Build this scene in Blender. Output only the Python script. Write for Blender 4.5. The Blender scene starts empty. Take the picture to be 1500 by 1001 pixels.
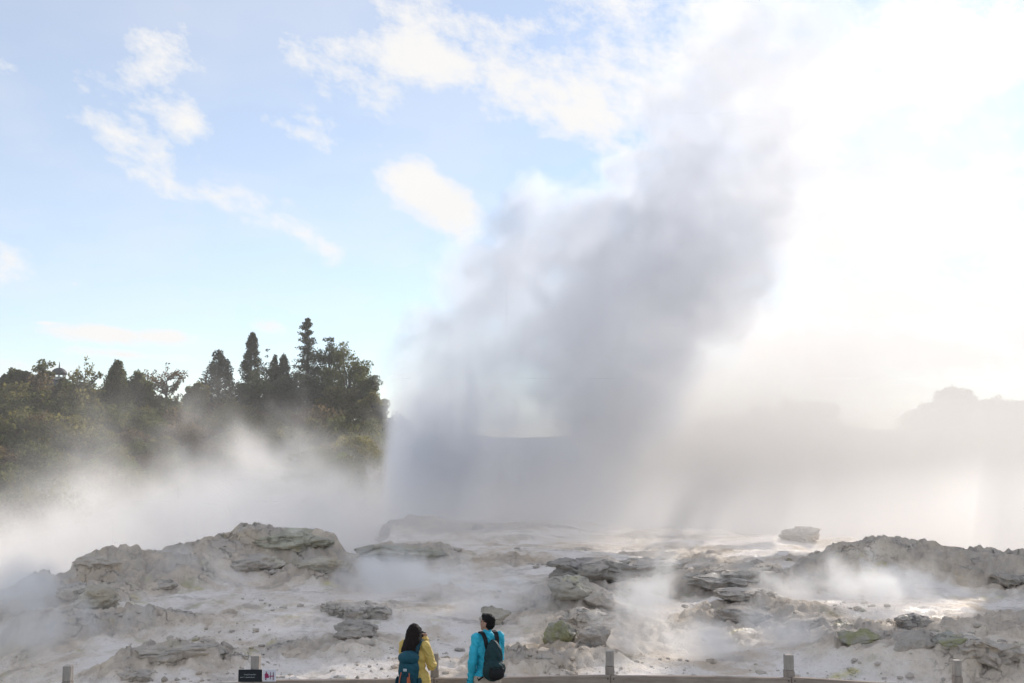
import bpy, bmesh, math, random
import numpy as np
from mathutils import Vector, Matrix, Euler

S = bpy.context.scene
COL = S.collection

# ------------------------------------------------------------------ camera
FX = 1458.33
PITCH = math.atan(139.5 / FX)
CAM = Vector((0, 0, 4.2))

def ray(px, py):
    """direction of a photograph pixel, scaled to one metre of depth"""
    cx = (px - 750) / FX; cy = (500.5 - py) / FX
    cp, sp = math.cos(PITCH), math.sin(PITCH)
    v = Vector((cx, cp - cy * sp, sp + cy * cp))
    return v / v.y

def P(px, py, d):
    return CAM + ray(px, py) * d

cam = bpy.data.cameras.new('camera'); cam_o = bpy.data.objects.new('camera', cam); COL.objects.link(cam_o)
cam.lens = 35; cam.sensor_width = 36; cam.clip_end = 30000
cam_o.location = CAM; cam_o.rotation_euler = (math.pi / 2 + PITCH, 0, 0)
S.camera = cam_o

# ------------------------------------------------------------------ world, sun, exposure
SUN = ray(1540, -150).normalized()
EL = math.asin(SUN.z); AZ = math.atan2(SUN.x, SUN.y)
SKY_STRENGTH = 0.092
SUN_STRENGTH = 3.2
EXPOSURE = 0.84
S.view_settings.view_transform = 'Standard'; S.view_settings.look = 'None'
S.view_settings.exposure = EXPOSURE; S.view_settings.gamma = 1.0

sun_d = bpy.data.lights.new('sun', 'SUN'); sun_d.energy = SUN_STRENGTH; sun_d.angle = math.radians(0.55)
sun_d.color = (1.0, 0.92, 0.82)
sun_o = bpy.data.objects.new('sun', sun_d); COL.objects.link(sun_o)
sun_o.rotation_euler = SUN.to_track_quat('Z', 'Y').to_euler()


class F:
    """a small field language over shader / geometry math nodes"""
    tree = None
    def __init__(s, sock): s.x = sock
    def op(s, o, b=None, c=None, clamp=False):
        n = F.tree.nodes.new('ShaderNodeMath'); n.operation = o; n.use_clamp = clamp
        for i, v in enumerate((s, b, c)):
            if v is None: continue
            if isinstance(v, F): F.tree.links.new(v.x, n.inputs[i])
            else: n.inputs[i].default_value = v
        return F(n.outputs[0])
    def __add__(s, b): return s.op('ADD', b)
    __radd__ = __add__
    def __sub__(s, b): return s.op('SUBTRACT', b)
    def __rsub__(s, b): return (s * -1.0) + b
    def __mul__(s, b): return s.op('MULTIPLY', b)
    __rmul__ = __mul__
    def __truediv__(s, b): return s.op('DIVIDE', b)
    def __neg__(s): return s * -1.0
    def max(s, b): return s.op('MAXIMUM', b)
    def min(s, b): return s.op('MINIMUM', b)
    def smax(s, b, k): return s.op('SMOOTH_MAX', b, k)
    def pow(s, b): return s.op('POWER', b)
    def sat(s): return s.op('ADD', 0.0, clamp=True)
    def smooth(s, a, b):
        n = F.tree.nodes.new('ShaderNodeMapRange'); n.interpolation_type = 'SMOOTHSTEP'
        F.tree.links.new(s.x, n.inputs[0])
        n.inputs[1].default_value = a; n.inputs[2].default_value = b
        return F(n.outputs[0])

def vec_of(*c):
    n = F.tree.nodes.new('ShaderNodeCombineXYZ')
    for i, v in enumerate(c):
        if isinstance(v, F): F.tree.links.new(v.x, n.inputs[i])
        else: n.inputs[i].default_value = v
    return n.outputs[0]

def noise_f(vec, scale, detail=4.0, rough=0.55, w=0.0, distort=0.0, dim='4D'):
    n = F.tree.nodes.new('ShaderNodeTexNoise'); n.noise_dimensions = dim
    if vec is not None: F.tree.links.new(vec, n.inputs['Vector'])
    if dim == '4D': n.inputs['W'].default_value = w
    n.inputs['Scale'].default_value = scale
    n.inputs['Detail'].default_value = detail; n.inputs['Roughness'].default_value = rough
    n.inputs['Distortion'].default_value = distort
    return F(n.outputs[0])


def build_world():
    w = bpy.data.worlds.new('World'); S.world = w; w.use_nodes = True
    t = w.node_tree; F.tree = t
    sky = t.nodes.new('ShaderNodeTexSky'); sky.sky_type = 'NISHITA'; sky.sun_disc = False
    sky.sun_elevation = EL; sky.sun_rotation = AZ
    sky.altitude = 300; sky.air_density = 1.0; sky.dust_density = 0.05; sky.ozone_density = 3.5
    tc = t.nodes.new('ShaderNodeTexCoord')
    sp = t.nodes.new('ShaderNodeSeparateXYZ'); t.links.new(tc.outputs['Generated'], sp.inputs[0])
    x, y, z = F(sp.outputs[0]), F(sp.outputs[1]), F(sp.outputs[2])
    # azimuth and elevation of the view ray
    az = x.op('ARCTAN2', y); el = z.op('ARCSINE')
    plane = vec_of(x / (z.max(0.0) + 0.18), y / (z.max(0.0) + 0.18), 0.0)
    n1 = noise_f(plane, 2.2, 3, 0.58, dim='2D')
    dirv = vec_of(az * 0.95 + el * 0.15, el * 1.45 + az * 0.22, 0.0)
    n2 = noise_f(dirv, 8.0, 8, 0.68, dim='2D')
    av = vec_of(az, el, 0.0)
    def blob(px, py, rx, ry, ang=0.0, wgt=1.0):
        v = ray(px, py).normalized(); a0 = math.atan2(v.x, v.y); e0 = math.asin(v.z)
        mp = t.nodes.new('ShaderNodeMapping'); mp.vector_type = 'TEXTURE'
        mp.inputs['Location'].default_value = (a0, e0, 0); mp.inputs['Rotation'].default_value = (0, 0, -math.radians(ang))
        mp.inputs['Scale'].default_value = (rx * 1.2 / FX, ry * 1.2 / FX, 1)
        ln = t.nodes.new('ShaderNodeVectorMath'); ln.operation = 'LENGTH'
        t.links.new(av, mp.inputs[0]); t.links.new(mp.outputs[0], ln.inputs[0])
        return F(ln.outputs['Value']).op('MULTIPLY_ADD', -wgt, wgt)
    clouds = [  # px, py, rx, ry, angle (down to the right), weight
        (640, 95, 330, 70, 8, 1.0), (860, 150, 330, 110, 14, 1.1), (760, 40, 330, 70, 0, .8), (1010, 60, 300, 160, 0, .9),
        (625, 288, 120, 52, 22, 1.2), (450, 198, 80, 34, 10, .75),
        (268, 172, 66, 46, 10, .85), (222, 232, 100, 62, 10, .8), (340, 278, 110, 52, 30, .95), (430, 334, 100, 26, 30, .8),
        (170, 490, 150, 16, 2, 1.5), (235, 494, 120, 18, 0, 1.5), (70, 474, 40, 5, 0, 1.2), (190, 520, 140, 10, 3, .9),
        (22, 376, 60, 34, 20, .65), (260, 95, 120, 60, 0, .5), (5, 95, 40, 40, 0, .6), (20, 535, 110, 22, 5, .9),
        (110, 15, 30, 14, 0, .6), (108, 416, 18, 9, 0, .6), (555, 380, 30, 18, 30, .6), (395, 482, 30, 14, 10, .8),
        (430, 20, 200, 40, 0, .5), (1420, 490, 220, 40, 0, .7), (1430, 440, 160, 24, 0, .5), (1290, 380, 380, 230, 10, 1.3), (1420, 60, 260, 160, 0, 1.0), (1150, 150, 260, 160, 0, 1.0)]
    tot = None
    for c in clouds:
        b = blob(*c); tot = b if tot is None else tot.max(b)
    tot = tot.max(-0.6)
    wild = (n1 - 0.62) * 2.5          # thin scattered cloud over the whole sky
    m = (tot * 0.85 + (n2 - 0.5) * 2.5 + 0.10)
    m = m.max(wild * 0.8)
    mask = (m.smooth(-0.12, 1.05)).max((n1 * 0.4 + 0.24).max(0.40)) * z.smooth(-0.01, 0.03)
    # cloud brightness: lit by the sun behind them, strongest towards it
    dot = t.nodes.new('ShaderNodeVectorMath'); dot.operation = 'DOT_PRODUCT'
    t.links.new(tc.outputs['Generated'], dot.inputs[0]); dot.inputs[1].default_value = SUN
    g = F(dot.outputs['Value']).max(0.0)
    bright = 5.8 + g.pow(30.0) * 2.0
    cl = t.nodes.new('ShaderNodeMix'); cl.data_type = 'RGBA'
    vm = t.nodes.new('ShaderNodeVectorMath'); vm.operation = 'SCALE'; vm.inputs[0].default_value = (1.0, 0.99, 0.98)
    t.links.new(bright.x, vm.inputs['Scale'])
    t.links.new(mask.x, cl.inputs[0]); t.links.new(sky.outputs[0], cl.inputs[6]); t.links.new(vm.outputs[0], cl.inputs[7])
    bg = t.nodes['Background']; bg.inputs[1].default_value = SKY_STRENGTH
    t.links.new(cl.outputs[2], bg.inputs[0])
build_world()
S.world.cycles.sampling_method = 'MANUAL'; S.world.cycles.sample_map_resolution = 512

C = S.cycles
C.use_adaptive_sampling = True; C.adaptive_threshold = 0.045; C.use_denoising = True
C.max_bounces = 8; C.diffuse_bounces = 2; C.glossy_bounces = 2; C.volume_bounces = 5; C.transparent_max_bounces = 8
C.transmission_bounces = 3; C.sample_clamp_indirect = 6.0
C.volume_step_rate = 2.0

# ------------------------------------------------------------------ helpers
def tag(o, label=None, cat=None, group=None, kind=None):
    for k, v in (('label', label), ('category', cat), ('group', group), ('kind', kind)):
        if v is not None: o[k] = v
    return o

def link(o, parent=None):
    COL.objects.link(o)
    if parent is not None: o.parent = parent
    return o

def empty(name, loc=(0, 0, 0), rz=0.0):
    o = bpy.data.objects.new(name, None); COL.objects.link(o)
    o.location = loc; o.rotation_euler = (0, 0, rz); o.empty_display_size = 0.3
    return o

def mesh_np(name, v, f, mat=None, smooth=False):
    """mesh from numpy arrays; f is (n,3) or (n,4)"""
    me = bpy.data.meshes.new(name)
    v = np.asarray(v, np.float32); f = np.asarray(f, np.int32)
    k = f.shape[1]
    me.vertices.add(len(v)); me.vertices.foreach_set('co', v.ravel())
    me.loops.add(f.size); me.loops.foreach_set('vertex_index', f.ravel())
    me.polygons.add(len(f)); me.polygons.foreach_set('loop_start', np.arange(0, f.size, k, dtype=np.int32))
    me.polygons.foreach_set('loop_total', np.full(len(f), k, np.int32))
    if smooth: me.polygons.foreach_set('use_smooth', np.ones(len(f), bool))
    if mat: me.materials.append(mat)
    me.update(calc_edges=True); me.validate()
    return me

def obj(name, me, parent=None, loc=None, rot=None):
    o = bpy.data.objects.new(name, me); link(o, parent)
    if loc is not None: o.location = loc
    if rot is not None: o.rotation_euler = rot
    return o

def bm_mesh(name, bm, mat=None, smooth=False):
    me = bpy.data.meshes.new(name); bm.to_mesh(me); bm.free()
    if smooth:
        for p in me.polygons: p.use_smooth = True
    if mat: me.materials.append(mat)
    return me

def bm_box(bm, size, M=Matrix(), bevel=0.0, seg=1):
    r = bmesh.ops.create_cube(bm, size=1.0, matrix=M @ Matrix.Diagonal((*size, 1.0)))
    if bevel:
        es = list({e for v in r['verts'] for e in v.link_edges})
        bmesh.ops.bevel(bm, geom=es, offset=bevel, segments=seg, affect='EDGES', profile=0.5)
    return r

T = Matrix.Translation
def RX(a): return Matrix.Rotation(a, 4, 'X')
def RY(a): return Matrix.Rotation(a, 4, 'Y')
def RZ(a): return Matrix.Rotation(a, 4, 'Z')

# numpy gradient noise
_rs = np.random.RandomState(7)
_perm = _rs.permutation(512).astype(np.int64)
_g3 = _rs.normal(size=(512, 3)); _g3 /= np.linalg.norm(_g3, axis=1)[:, None]
def _h(i, j, k): return _perm[(_perm[(_perm[i & 511] + j) & 511] + k) & 511]
def pnoise(x, y, z=0.0):
    x, y, z = np.broadcast_arrays(np.asarray(x, float), np.asarray(y, float), np.asarray(z, float))
    xi, yi, zi = np.floor(x).astype(np.int64), np.floor(y).astype(np.int64), np.floor(z).astype(np.int64)
    xf, yf, zf = x - xi, y - yi, z - zi
    fade = lambda t: t * t * t * (t * (t * 6 - 15) + 10)
    u, v, w = fade(xf), fade(yf), fade(zf)
    r = 0.0
    for a in (0, 1):
        for b in (0, 1):
            for c in (0, 1):
                g = _g3[_h(xi + a, yi + b, zi + c)]
                d = g[..., 0] * (xf - a) + g[..., 1] * (yf - b) + g[..., 2] * (zf - c)
                r = r + d * (u if a else 1 - u) * (v if b else 1 - v) * (w if c else 1 - w)
    return r * 1.6
def fbm(x, y, z=0.0, oct=4, gain=0.5):
    r = 0.0; a = 1.0; s = 1.0
    for i in range(oct):
        r = r + a * pnoise(x * s + 17.3 * i, y * s - 9.1 * i, z * s + 3.7 * i); a *= gain; s *= 2.03
    return r
def ridged(x, y, z=0.0, oct=4):
    r = 0.0; a = 1.0; s = 1.0
    for i in range(oct):
        r = r + a * (1 - np.abs(pnoise(x * s + 5.3 * i, y * s + 2.1 * i, z * s)) * 2); a *= 0.5; s *= 2.1
    return r
def sstep(a, b, x):
    t = np.clip((x - a) / (b - a), 0, 1); return t * t * (3 - 2 * t)

# ------------------------------------------------------------------ materials
def new_mat(name):
    m = bpy.data.materials.new(name); m.use_nodes = True
    return m, m.node_tree, m.node_tree.nodes['Principled BSDF']

def plain(name, col, rough=0.8, var=0.15, scale=8.0, bump=0.0, bscale=60.0, spec=0.3):
    m, t, b = new_mat(name); F.tree = t
    tc = t.nodes.new('ShaderNodeTexCoord')
    n = noise_f(tc.outputs['Object'], scale, 5, 0.6)
    mx = t.nodes.new('ShaderNodeMix'); mx.data_type = 'RGBA'
    t.links.new(n.smooth(.3, .7).x, mx.inputs[0])
    mx.inputs[6].default_value = (*[c * (1 - var) for c in col], 1); mx.inputs[7].default_value = (*[min(1, c * (1 + var)) for c in col], 1)
    t.links.new(mx.outputs[2], b.inputs['Base Color'])
    b.inputs['Roughness'].default_value = rough; b.inputs['Specular IOR Level'].default_value = spec
    if bump:
        bp = t.nodes.new('ShaderNodeBump'); bp.inputs['Strength'].default_value = bump; bp.inputs['Distance'].default_value = 0.01
        t.links.new(noise_f(tc.outputs['Object'], bscale, 4).x, bp.inputs['Height']); t.links.new(bp.outputs[0], b.inputs['Normal'])
    return m

def ramp(t, fac, stops):
    r = t.nodes.new('ShaderNodeValToRGB'); e = r.color_ramp.elements
    while len(e) < len(stops): e.new(0.5)
    for i, (p, c) in enumerate(stops): e[i].position = p; e[i].color = (*c, 1)
    t.links.new(fac.x, r.inputs[0]); return r.outputs[0]

def mixc(t, fac, a, b):
    mx = t.nodes.new('ShaderNodeMix'); mx.data_type = 'RGBA'
    if isinstance(fac, F): t.links.new(fac.x, mx.inputs[0])
    else: mx.inputs[0].default_value = fac
    for i, c in ((6, a), (7, b)):
        if isinstance(c, tuple): mx.inputs[i].default_value = (*c, 1)
        else: t.links.new(c, mx.inputs[i])
    return mx.outputs[2]

def rock_mat(name, pale, tan, grey, sulphur=0.25, use_attr=False, moss=0.0):
    """weathered silica sinter: pale crust, tan and grey rock, patches of yellow sulphur and green algae"""
    m, t, b = new_mat(name); F.tree = t
    geo = t.nodes.new('ShaderNodeNewGeometry'); pos = geo.outputs['Position']
    n1 = noise_f(pos, 0.45, 6, 0.62, 2.0, 0.4); n2 = noise_f(pos, 2.2, 6, 0.65, 5.0)
    n3 = noise_f(pos, 0.9, 5, 0.6, 9.0); n4 = noise_f(pos, 14.0, 4, 0.7, 1.0)
    if use_attr:
        at = t.nodes.new('ShaderNodeAttribute'); at.attribute_name = 'rocky'
        rk = F(at.outputs['Fac'])
    else:
        rk = n1.smooth(0.2, 0.5)
    base = mixc(t, (n1 * 0.6 + n2 * 0.5 + rk * 0.35).smooth(0.46, 0.86), pale, tan)
    base = mixc(t, (n2 * 0.7 + n3 * 0.4 + rk * 0.30).smooth(0.62, 0.95) , base, grey)
    if sulphur:
        base = mixc(t, ((n3 * 0.8 + n2 * 0.35).smooth(0.66, 0.80)) * sulphur, base, (0.70, 0.60, 0.22))
        n5 = noise_f(pos, 1.1, 5, 0.6, 21.0)
        base = mixc(t, (n5.smooth(0.58, 0.72)) * (sulphur * 0.8), base, (0.50, 0.46, 0.30))
    n7 = noise_f(pos, .55, 6, .66, 55.0, .5); n8 = noise_f(pos, .8, 6, .66, 71.0, .5)
    base = mixc(t, n7.smooth(.52, .64) * .65, base, tuple(c * k for c, k in zip(tan, (.80, .74, .66))))
    base = mixc(t, n8.smooth(.53, .64) * .6, base, tuple(c * .88 for c in grey))
    if moss:
        n6 = noise_f(pos, 3.5, 5, 0.65, 33.0)
        base = mixc(t, n6.smooth(0.42, 0.58) * moss, base, (0.30, 0.29, 0.11))
    base = mixc(t, n4.smooth(0.56, 0.70) * 0.5, base, (0.25, 0.22, 0.19))
    mp = t.nodes.new('ShaderNodeMapping'); mp.inputs['Scale'].default_value = (.8, 1.15, 1.6)
    wv = t.nodes.new('ShaderNodeVectorMath'); wv.operation = 'MULTIPLY_ADD'
    nz = [x for x in t.nodes if x.type == 'TEX_NOISE'][1]
    t.links.new(nz.outputs['Color'], wv.inputs[0]); wv.inputs[1].default_value = (.9, .9, .9); t.links.new(pos, wv.inputs[2])
    t.links.new(wv.outputs[0], mp.inputs[0])
    vo = t.nodes.new('ShaderNodeTexVoronoi'); vo.feature = 'DISTANCE_TO_EDGE'; vo.inputs['Scale'].default_value = 1.5
    t.links.new(mp.outputs[0], vo.inputs['Vector'])
    crack = F(vo.outputs['Distance']).smooth(.03, .0) * n3.smooth(.44, .62) * (rk.smooth(.3, .8))
    base = mixc(t, noise_f(pos, 34.0, 2, .6, 13.0).smooth(.62, .72) * n1.smooth(.42, .58) * .6, base, (.24, .215, .19))
    base = mixc(t, crack * .6, base, (0.16, 0.14, 0.125))
    t.links.new(base, b.inputs['Base Color'])
    t.links.new((0.85 - n3.smooth(.5, .66) * .45).x, b.inputs['Roughness']); b.inputs['Specular IOR Level'].default_value = 0.35
    bp = t.nodes.new('ShaderNodeBump'); bp.inputs['Strength'].default_value = 0.85; bp.inputs['Distance'].default_value = 0.07
    t.links.new((noise_f(pos, 5.0, 6, 0.7, 3.0) + noise_f(pos, 22.0, 3, 0.6, 8.0) * 0.3 - crack * 0.5).x, bp.inputs['Height'])
    t.links.new(bp.outputs[0], b.inputs['Normal'])
    return m

def leaf_mat(name, dark, light, trans=0.35):
    m, t, b = new_mat(name); F.tree = t
    geo = t.nodes.new('ShaderNodeNewGeometry'); oi = t.nodes.new('ShaderNodeObjectInfo')
    r = F(geo.outputs['Random Per Island'])
    col = mixc(t, (r * 0.75 + F(oi.outputs['Random']) * 0.35).sat(), dark, light)
    t.links.new(col, b.inputs['Base Color']); b.inputs['Roughness'].default_value = 0.65; b.inputs['Specular IOR Level'].default_value = 0.25
    tr = t.nodes.new('ShaderNodeBsdfTranslucent'); t.links.new(col, tr.inputs[0])
    mx = t.nodes.new('ShaderNodeMixShader'); mx.inputs[0].default_value = trans
    t.links.new(b.outputs[0], mx.inputs[1]); t.links.new(tr.outputs[0], mx.inputs[2])
    t.links.new(mx.outputs[0], t.nodes['Material Output'].inputs['Surface'])
    return m

M_SINTER = rock_mat('sinter', (.88, .795, .715), (.73, .605, .465), (.50, .43, .36), 1.0, True)
M_ROCK = rock_mat('sinter_rock', (.80, .73, .65), (.68, .58, .47), (.50, .44, .38), 0.7)
M_DARKROCK = rock_mat('grey_rock', (.68, .61, .54), (.55, .475, .395), (.39, .345, .30), 0.4)
M_TANROCK = rock_mat('tan_rock', (.74, .68, .57), (.62, .54, .42), (.46, .41, .34), 0.6)
M_MOSSROCK = rock_mat('mossy_rock', (.58, .56, .48), (.48, .44, .35), (.33, .31, .27), 0.5, False, 0.7)
M_GREENROCK = rock_mat('algae_rock', (.66, .62, .50), (.56, .51, .38), (.38, .35, .28), 0.7)
M_GROUND = plain('bare_ground', (.22, .20, .17), 0.95, 0.3, 0.05)
M_HILL = plain('hill_soil', (.075, .068, .045), 0.95, 0.35, 0.4)
M_BARK = plain('bark', (.07, .055, .045), 0.9, 0.3, 6)
M_LEAF = [leaf_mat('leaf_dark', (.05, .058, .022), (.14, .145, .05), .62),
          leaf_mat('leaf_olive', (.085, .082, .03), (.21, .19, .06), .65),
          leaf_mat('leaf_brown', (.07, .05, .03), (.18, .135, .07), .6),
          leaf_mat('leaf_bright', (.10, .13, .02), (.20, .22, .04), 0.45),
          leaf_mat('needle', (.034, .042, .024), (.085, .095, .05), 0.35)]

# ------------------------------------------------------------------ the terrace of silica sinter
def bump(x, y, px, py, d, rx, ry, p=2.0, ang=0.0, z=None):
    c = P(px, py, d); h = c.z if z is None else z
    ca, sa = math.cos(math.radians(ang)), math.sin(math.radians(ang))
    dx, dy = x - c.x, y - c.y
    u = (dx * ca + dy * sa) / rx; v = (-dx * sa + dy * ca) / ry
    return h * np.exp(-(np.abs(u * u + v * v)) ** (p / 2))

def ledge(t, n, k=0.8):
    """terraced profile: n steps over a unit, steep risers"""
    a = t * n; f = np.floor(a); r = a - f
    return (f + sstep(k, 1.0, r)) / n

def cells(x, y):
    """cellular noise: distance gap between the two nearest cells, and the nearest cell's random numbers"""
    xi, yi = np.floor(x).astype(np.int64), np.floor(y).astype(np.int64)
    f1 = np.full(x.shape, 9.0); f2 = f1.copy(); r1 = 0 * x; r2 = 0 * x; cx = 0 * x; cy = 0 * x
    for a in (-1, 0, 1):
        for c in (-1, 0, 1):
            h = _h(xi + a, yi + c, 5); h2 = _h(xi + a, yi + c, 77)
            ox, oy = h / 511.0, h2 / 511.0
            dx, dy = xi + a + ox - x, yi + c + oy - y; d = np.hypot(dx, dy)
            n = d < f1
            f2 = np.where(n, f1, np.minimum(f2, d))
            r1 = np.where(n, _h(xi + a, yi + c, 131) / 511.0, r1); r2 = np.where(n, _h(xi + a, yi + c, 201) / 511.0, r2)
            cx = np.where(n, dx, cx); cy = np.where(n, dy, cy); f1 = np.minimum(f1, d)
    return f2 - f1, r1, r2, cx, cy

def terrain(x, y, detail=True):
    x = np.asarray(x, float); y = np.asarray(y, float)
    wx = x + 0.5 * fbm(x / 2.5, y / 2.5, 3.1, 3); wy = y + 0.5 * fbm(x / 2.5, y / 2.5, 8.7, 3)
    b = 0 * x
    hills = [  # px, py, depth, half width, half depth, flatness, angle
        (405, 774, 31.5, 2.3, 1.6, 3.5, 0), (330, 800, 31.0, 3.0, 2.0, 3, 0), (470, 815, 31.0, 2.6, 2.2, 3, 0),
        (190, 812, 28.5, 2.6, 1.7, 3.5, 0), (110, 832, 26.8, 2.2, 1.6, 3, 0), (40, 868, 25.0, 2.4, 1.7, 3, 0), (250, 808, 30.0, 2.6, 1.6, 3, 0),
        (590, 774, 51.0, 2.9, 3.0, 3, 0, .62), (700, 782, 50.0, 4.5, 2.5, 2.5, 0, .35),
        (1345, 804, 29.5, 3.5, 1.9, 4.0, 0), (1460, 811, 28.8, 2.6, 2.0, 3.5, 0), (1245, 817, 29.6, 1.3, 1.4, 3.5, 0),
        (1320, 915, 19.9, 1.35, 1.15, 2.6, 0), (1420, 935, 19.0, 1.0, 1.0, 2.6, 0),
        (868, 845, 29.0, 2.0, 3.4, 3.0, 0), (850, 870, 24.5, 1.2, 3.0, 2.5, 0, .45), (985, 836, 31.0, 2.4, 2.2, 3, 0),
        (1095, 842, 28.5, 1.9, 1.9, 3, 0, .42), (1110, 885, 24.5, 1.6, 1.4, 3, 0, .30),
        (520, 925, 20.5, 1.2, 1.2, 3, 0, .28), (250, 960, 18.6, 1.5, .9, 3, 20, .35), (130, 905, 22.0, 1.9, 1.2, 3, 25, .55),
        (770, 925, 19.6, 1.4, 1.0, 2.5, 0, .22), (575, 808, 38.0, 2.0, 1.6, 4, 0, .30)]
    rocky = 0 * x
    for h in hills:
        g = bump(wx, wy, h[0], h[1], h[2], h[3], h[4], h[5], h[6], 1.0)
        top = P(h[0], h[1], h[2]).z if len(h) < 8 else h[7]
        b = np.maximum(b, top * g) + 0.12 * np.minimum(b, top * g); rocky = np.maximum(rocky, g)
    # ground falls away behind the terrace and on the left, into the stream gully
    s = x / y
    back = np.interp(s, [-.75, -.51, -.40, -.30, -.22, -.15, -.09, .05, .12, .22, .30, .40, .52, .8],
                        [22, 25.5, 28.5, 31, 33.5, 36, 58, 60, 54, 50, 48, 34, 33, 31])
    back = back + 1.0 * fbm(x / 3, y / 3, 1.0, 3)
    fall = sstep(0.0, 9.0, y - back)
    base = -0.022 * np.clip(y - 30, 0, 40) + 0.28 * fbm(x / 7, y / 7, 0.3, 3)
    left = sstep(-0.44, -0.62, s + 0.02 * fbm(x / 2, y / 2, 5, 2)) * sstep(26, 18, y) * 1.2
    z = base * sstep(13.5, 19, y) + b * sstep(15.2, 17, y) - 5.5 * fall - left
    if detail:
        rock = np.clip(rocky * 1.1 + 0.9 * fbm(x / 4.2, y / 3.4, 12, 4) + 0.25, 0, 1)
        t = fbm(wx / 2.6, wy / 1.7, 4.4, 4)
        led = (ledge(t, 4.0, 0.84) - 0.45 * t) * 0.42
        amp = sstep(15, 17.5, y)
        far = np.clip(y / 24, 1, 1.25) * sstep(52, 34, y)
        # broken crust plates, tilted and cracked apart
        qx = x + 0.35 * fbm(x / .8, y / .8, 41, 3); qy = y + 0.35 * fbm(x / .8, y / .8, 47, 3)
        pl = 0
        for sc, a in ((1.5, 1.0), (.62, .42)):
            gap, r1, r2, cx, cy = cells(qx / (sc * 1.25) + 3.7, qy / sc)
            pl = pl + a * ((r1 - .35) * .30 + (r2 - .5) * .35 * cy * sc + (r1 - .5) * .25 * cx * sc - .14 * sstep(.16, 0.0, gap))
        pk = sstep(.25, .75, rock)
        z = z + amp * (led * (0.25 + 0.75 * rock) + pl * pk * far * .42 + 0.07 * far * fbm(x / 0.9, y / 0.7, 2.2, 4) * (0.3 + rock)
                       + 0.028 * far * rock * (ridged(x / 1.3, y / 1.0, 6.6, 4) - 1.0) + 0.042 * far * fbm(x / 0.22, y / 0.22, 1.1, 3) * (.4 + rock))
        return z, rock
    return z

def ground_z(x, y): return float(terrain(np.array([x]), np.array([y]))[0][0])

def ground_hit(px, py, lo=15.5, hi=62):
    """where the view ray of a pixel meets the terrace"""
    r = ray(px, py); d = np.linspace(lo, hi, 700)
    z, _ = terrain(r.x * d, d)
    k = np.nonzero(CAM.z + r.z * d < z)[0]
    dd = float(d[k[0]]) if len(k) else hi
    return Vector((r.x * dd, dd, CAM.z + r.z * dd))

def build_terrace():
    ns, ny = 820, 560
    s = np.linspace(-0.8, 0.8, ns); y = np.exp(np.linspace(math.log(8.5), math.log(75), ny))
    X = s[None, :] * y[:, None]; Y = np.repeat(y[:, None], ns, 1)
    X = X * (1 + 0 * Y)
    z, rock = terrain(X.ravel(), Y.ravel())
    v = np.stack([X.ravel(), Y.ravel(), z], 1)
    i = np.arange(ns * ny).reshape(ny, ns)
    f = np.stack([i[:-1, :-1], i[:-1, 1:], i[1:, 1:], i[1:, :-1]], -1).reshape(-1, 4)
    me = mesh_np('sinter_terrace', v, f, M_SINTER, True)
    a = me.attributes.new('rocky', 'FLOAT', 'POINT'); a.data.foreach_set('value', rock.astype(np.float32))
    o = obj('terrain', me); tag(o, 'pale sinter terrace of cracked steaming rock', 'terrain', kind='structure')
build_terrace()

# ground sheet to the horizon, under everything
g = obj('ground', mesh_np('ground', [(-6000, -400, -6.2), (6000, -400, -6.2), (6000, 14000, -6.2), (-6000, 14000, -6.2)], [(0, 1, 2, 3)], M_GROUND))
tag(g, kind='structure')
pth = obj('path', mesh_np('path', [(-12, 8.6, .03), (12, 8.6, .03), (12, 14.6, .03), (-12, 14.6, .03)], [(0, 1, 2, 3)], plain('path_gravel', (.23, .21, .19), .95, .25, 30, .6, 90)))
tag(pth, kind='structure')

# hills
HILL = [(-.75, 98, 8.6), (-.51, 100, 7.6), (-.42, 102, 7.2), (-.34, 106, 6.8), (-.25, 112, 6.4), (-.16, 112, 5.4), (-.10, 108, 4.6), (0.0, 112, 3.6), (.15, 120, 4.2), (.26, 125, 4.6), (.38, 128, 4.6), (.52, 130, 5.2), (.8, 125, 6)]
def hill_z(x, y):
    s = x / y
    yc = np.interp(s, [h[0] for h in HILL], [h[1] for h in HILL]); zc = np.interp(s, [h[0] for h in HILL], [h[2] for h in HILL])
    foot = np.interp(s, [-.75, -.45, -.25, -.2, -.13, -.08, .05, .2, .5], [60, 64, 80, 66, 66, 74, 85, 85, 80])
    t = np.clip((y - foot) / (yc - foot), 0, 1)
    t2 = t ** 0.75 * (1 - t) + sstep(0, 1, t) * t
    knoll = 2.5 * np.exp(-(((s + .165) / .055) ** 2 + ((y - 82) / 10) ** 2))
    return -5.6 + (zc + 5.6) * t2 + knoll + (0.5 + 1.0 * sstep(.0, .12, s)) * fbm(x / 9, y / 9, 2, 3) * sstep(0, .2, t) - np.clip(y - yc - 25, 0, 100) * 0.12

def build_hill(name, s0, s1, label):
    s = np.linspace(s0, s1, 160); y = np.linspace(58, 175, 130)
    Y, Sx = np.meshgrid(y, s, indexing='ij'); X = Sx * Y
    v = np.stack([X.ravel(), Y.ravel(), hill_z(X.ravel(), Y.ravel())], 1)
    i = np.arange(len(y) * len(s)).reshape(len(y), len(s))
    f = np.stack([i[:-1, :-1], i[:-1, 1:], i[1:, 1:], i[1:, :-1]], -1).reshape(-1, 4)
    tag(obj(name, mesh_np(name, v, f, M_HILL, True)), label, kind='structure')
build_hill('hill', -0.95, 0.95, 'scrub covered hill rising behind the geyser')

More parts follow.
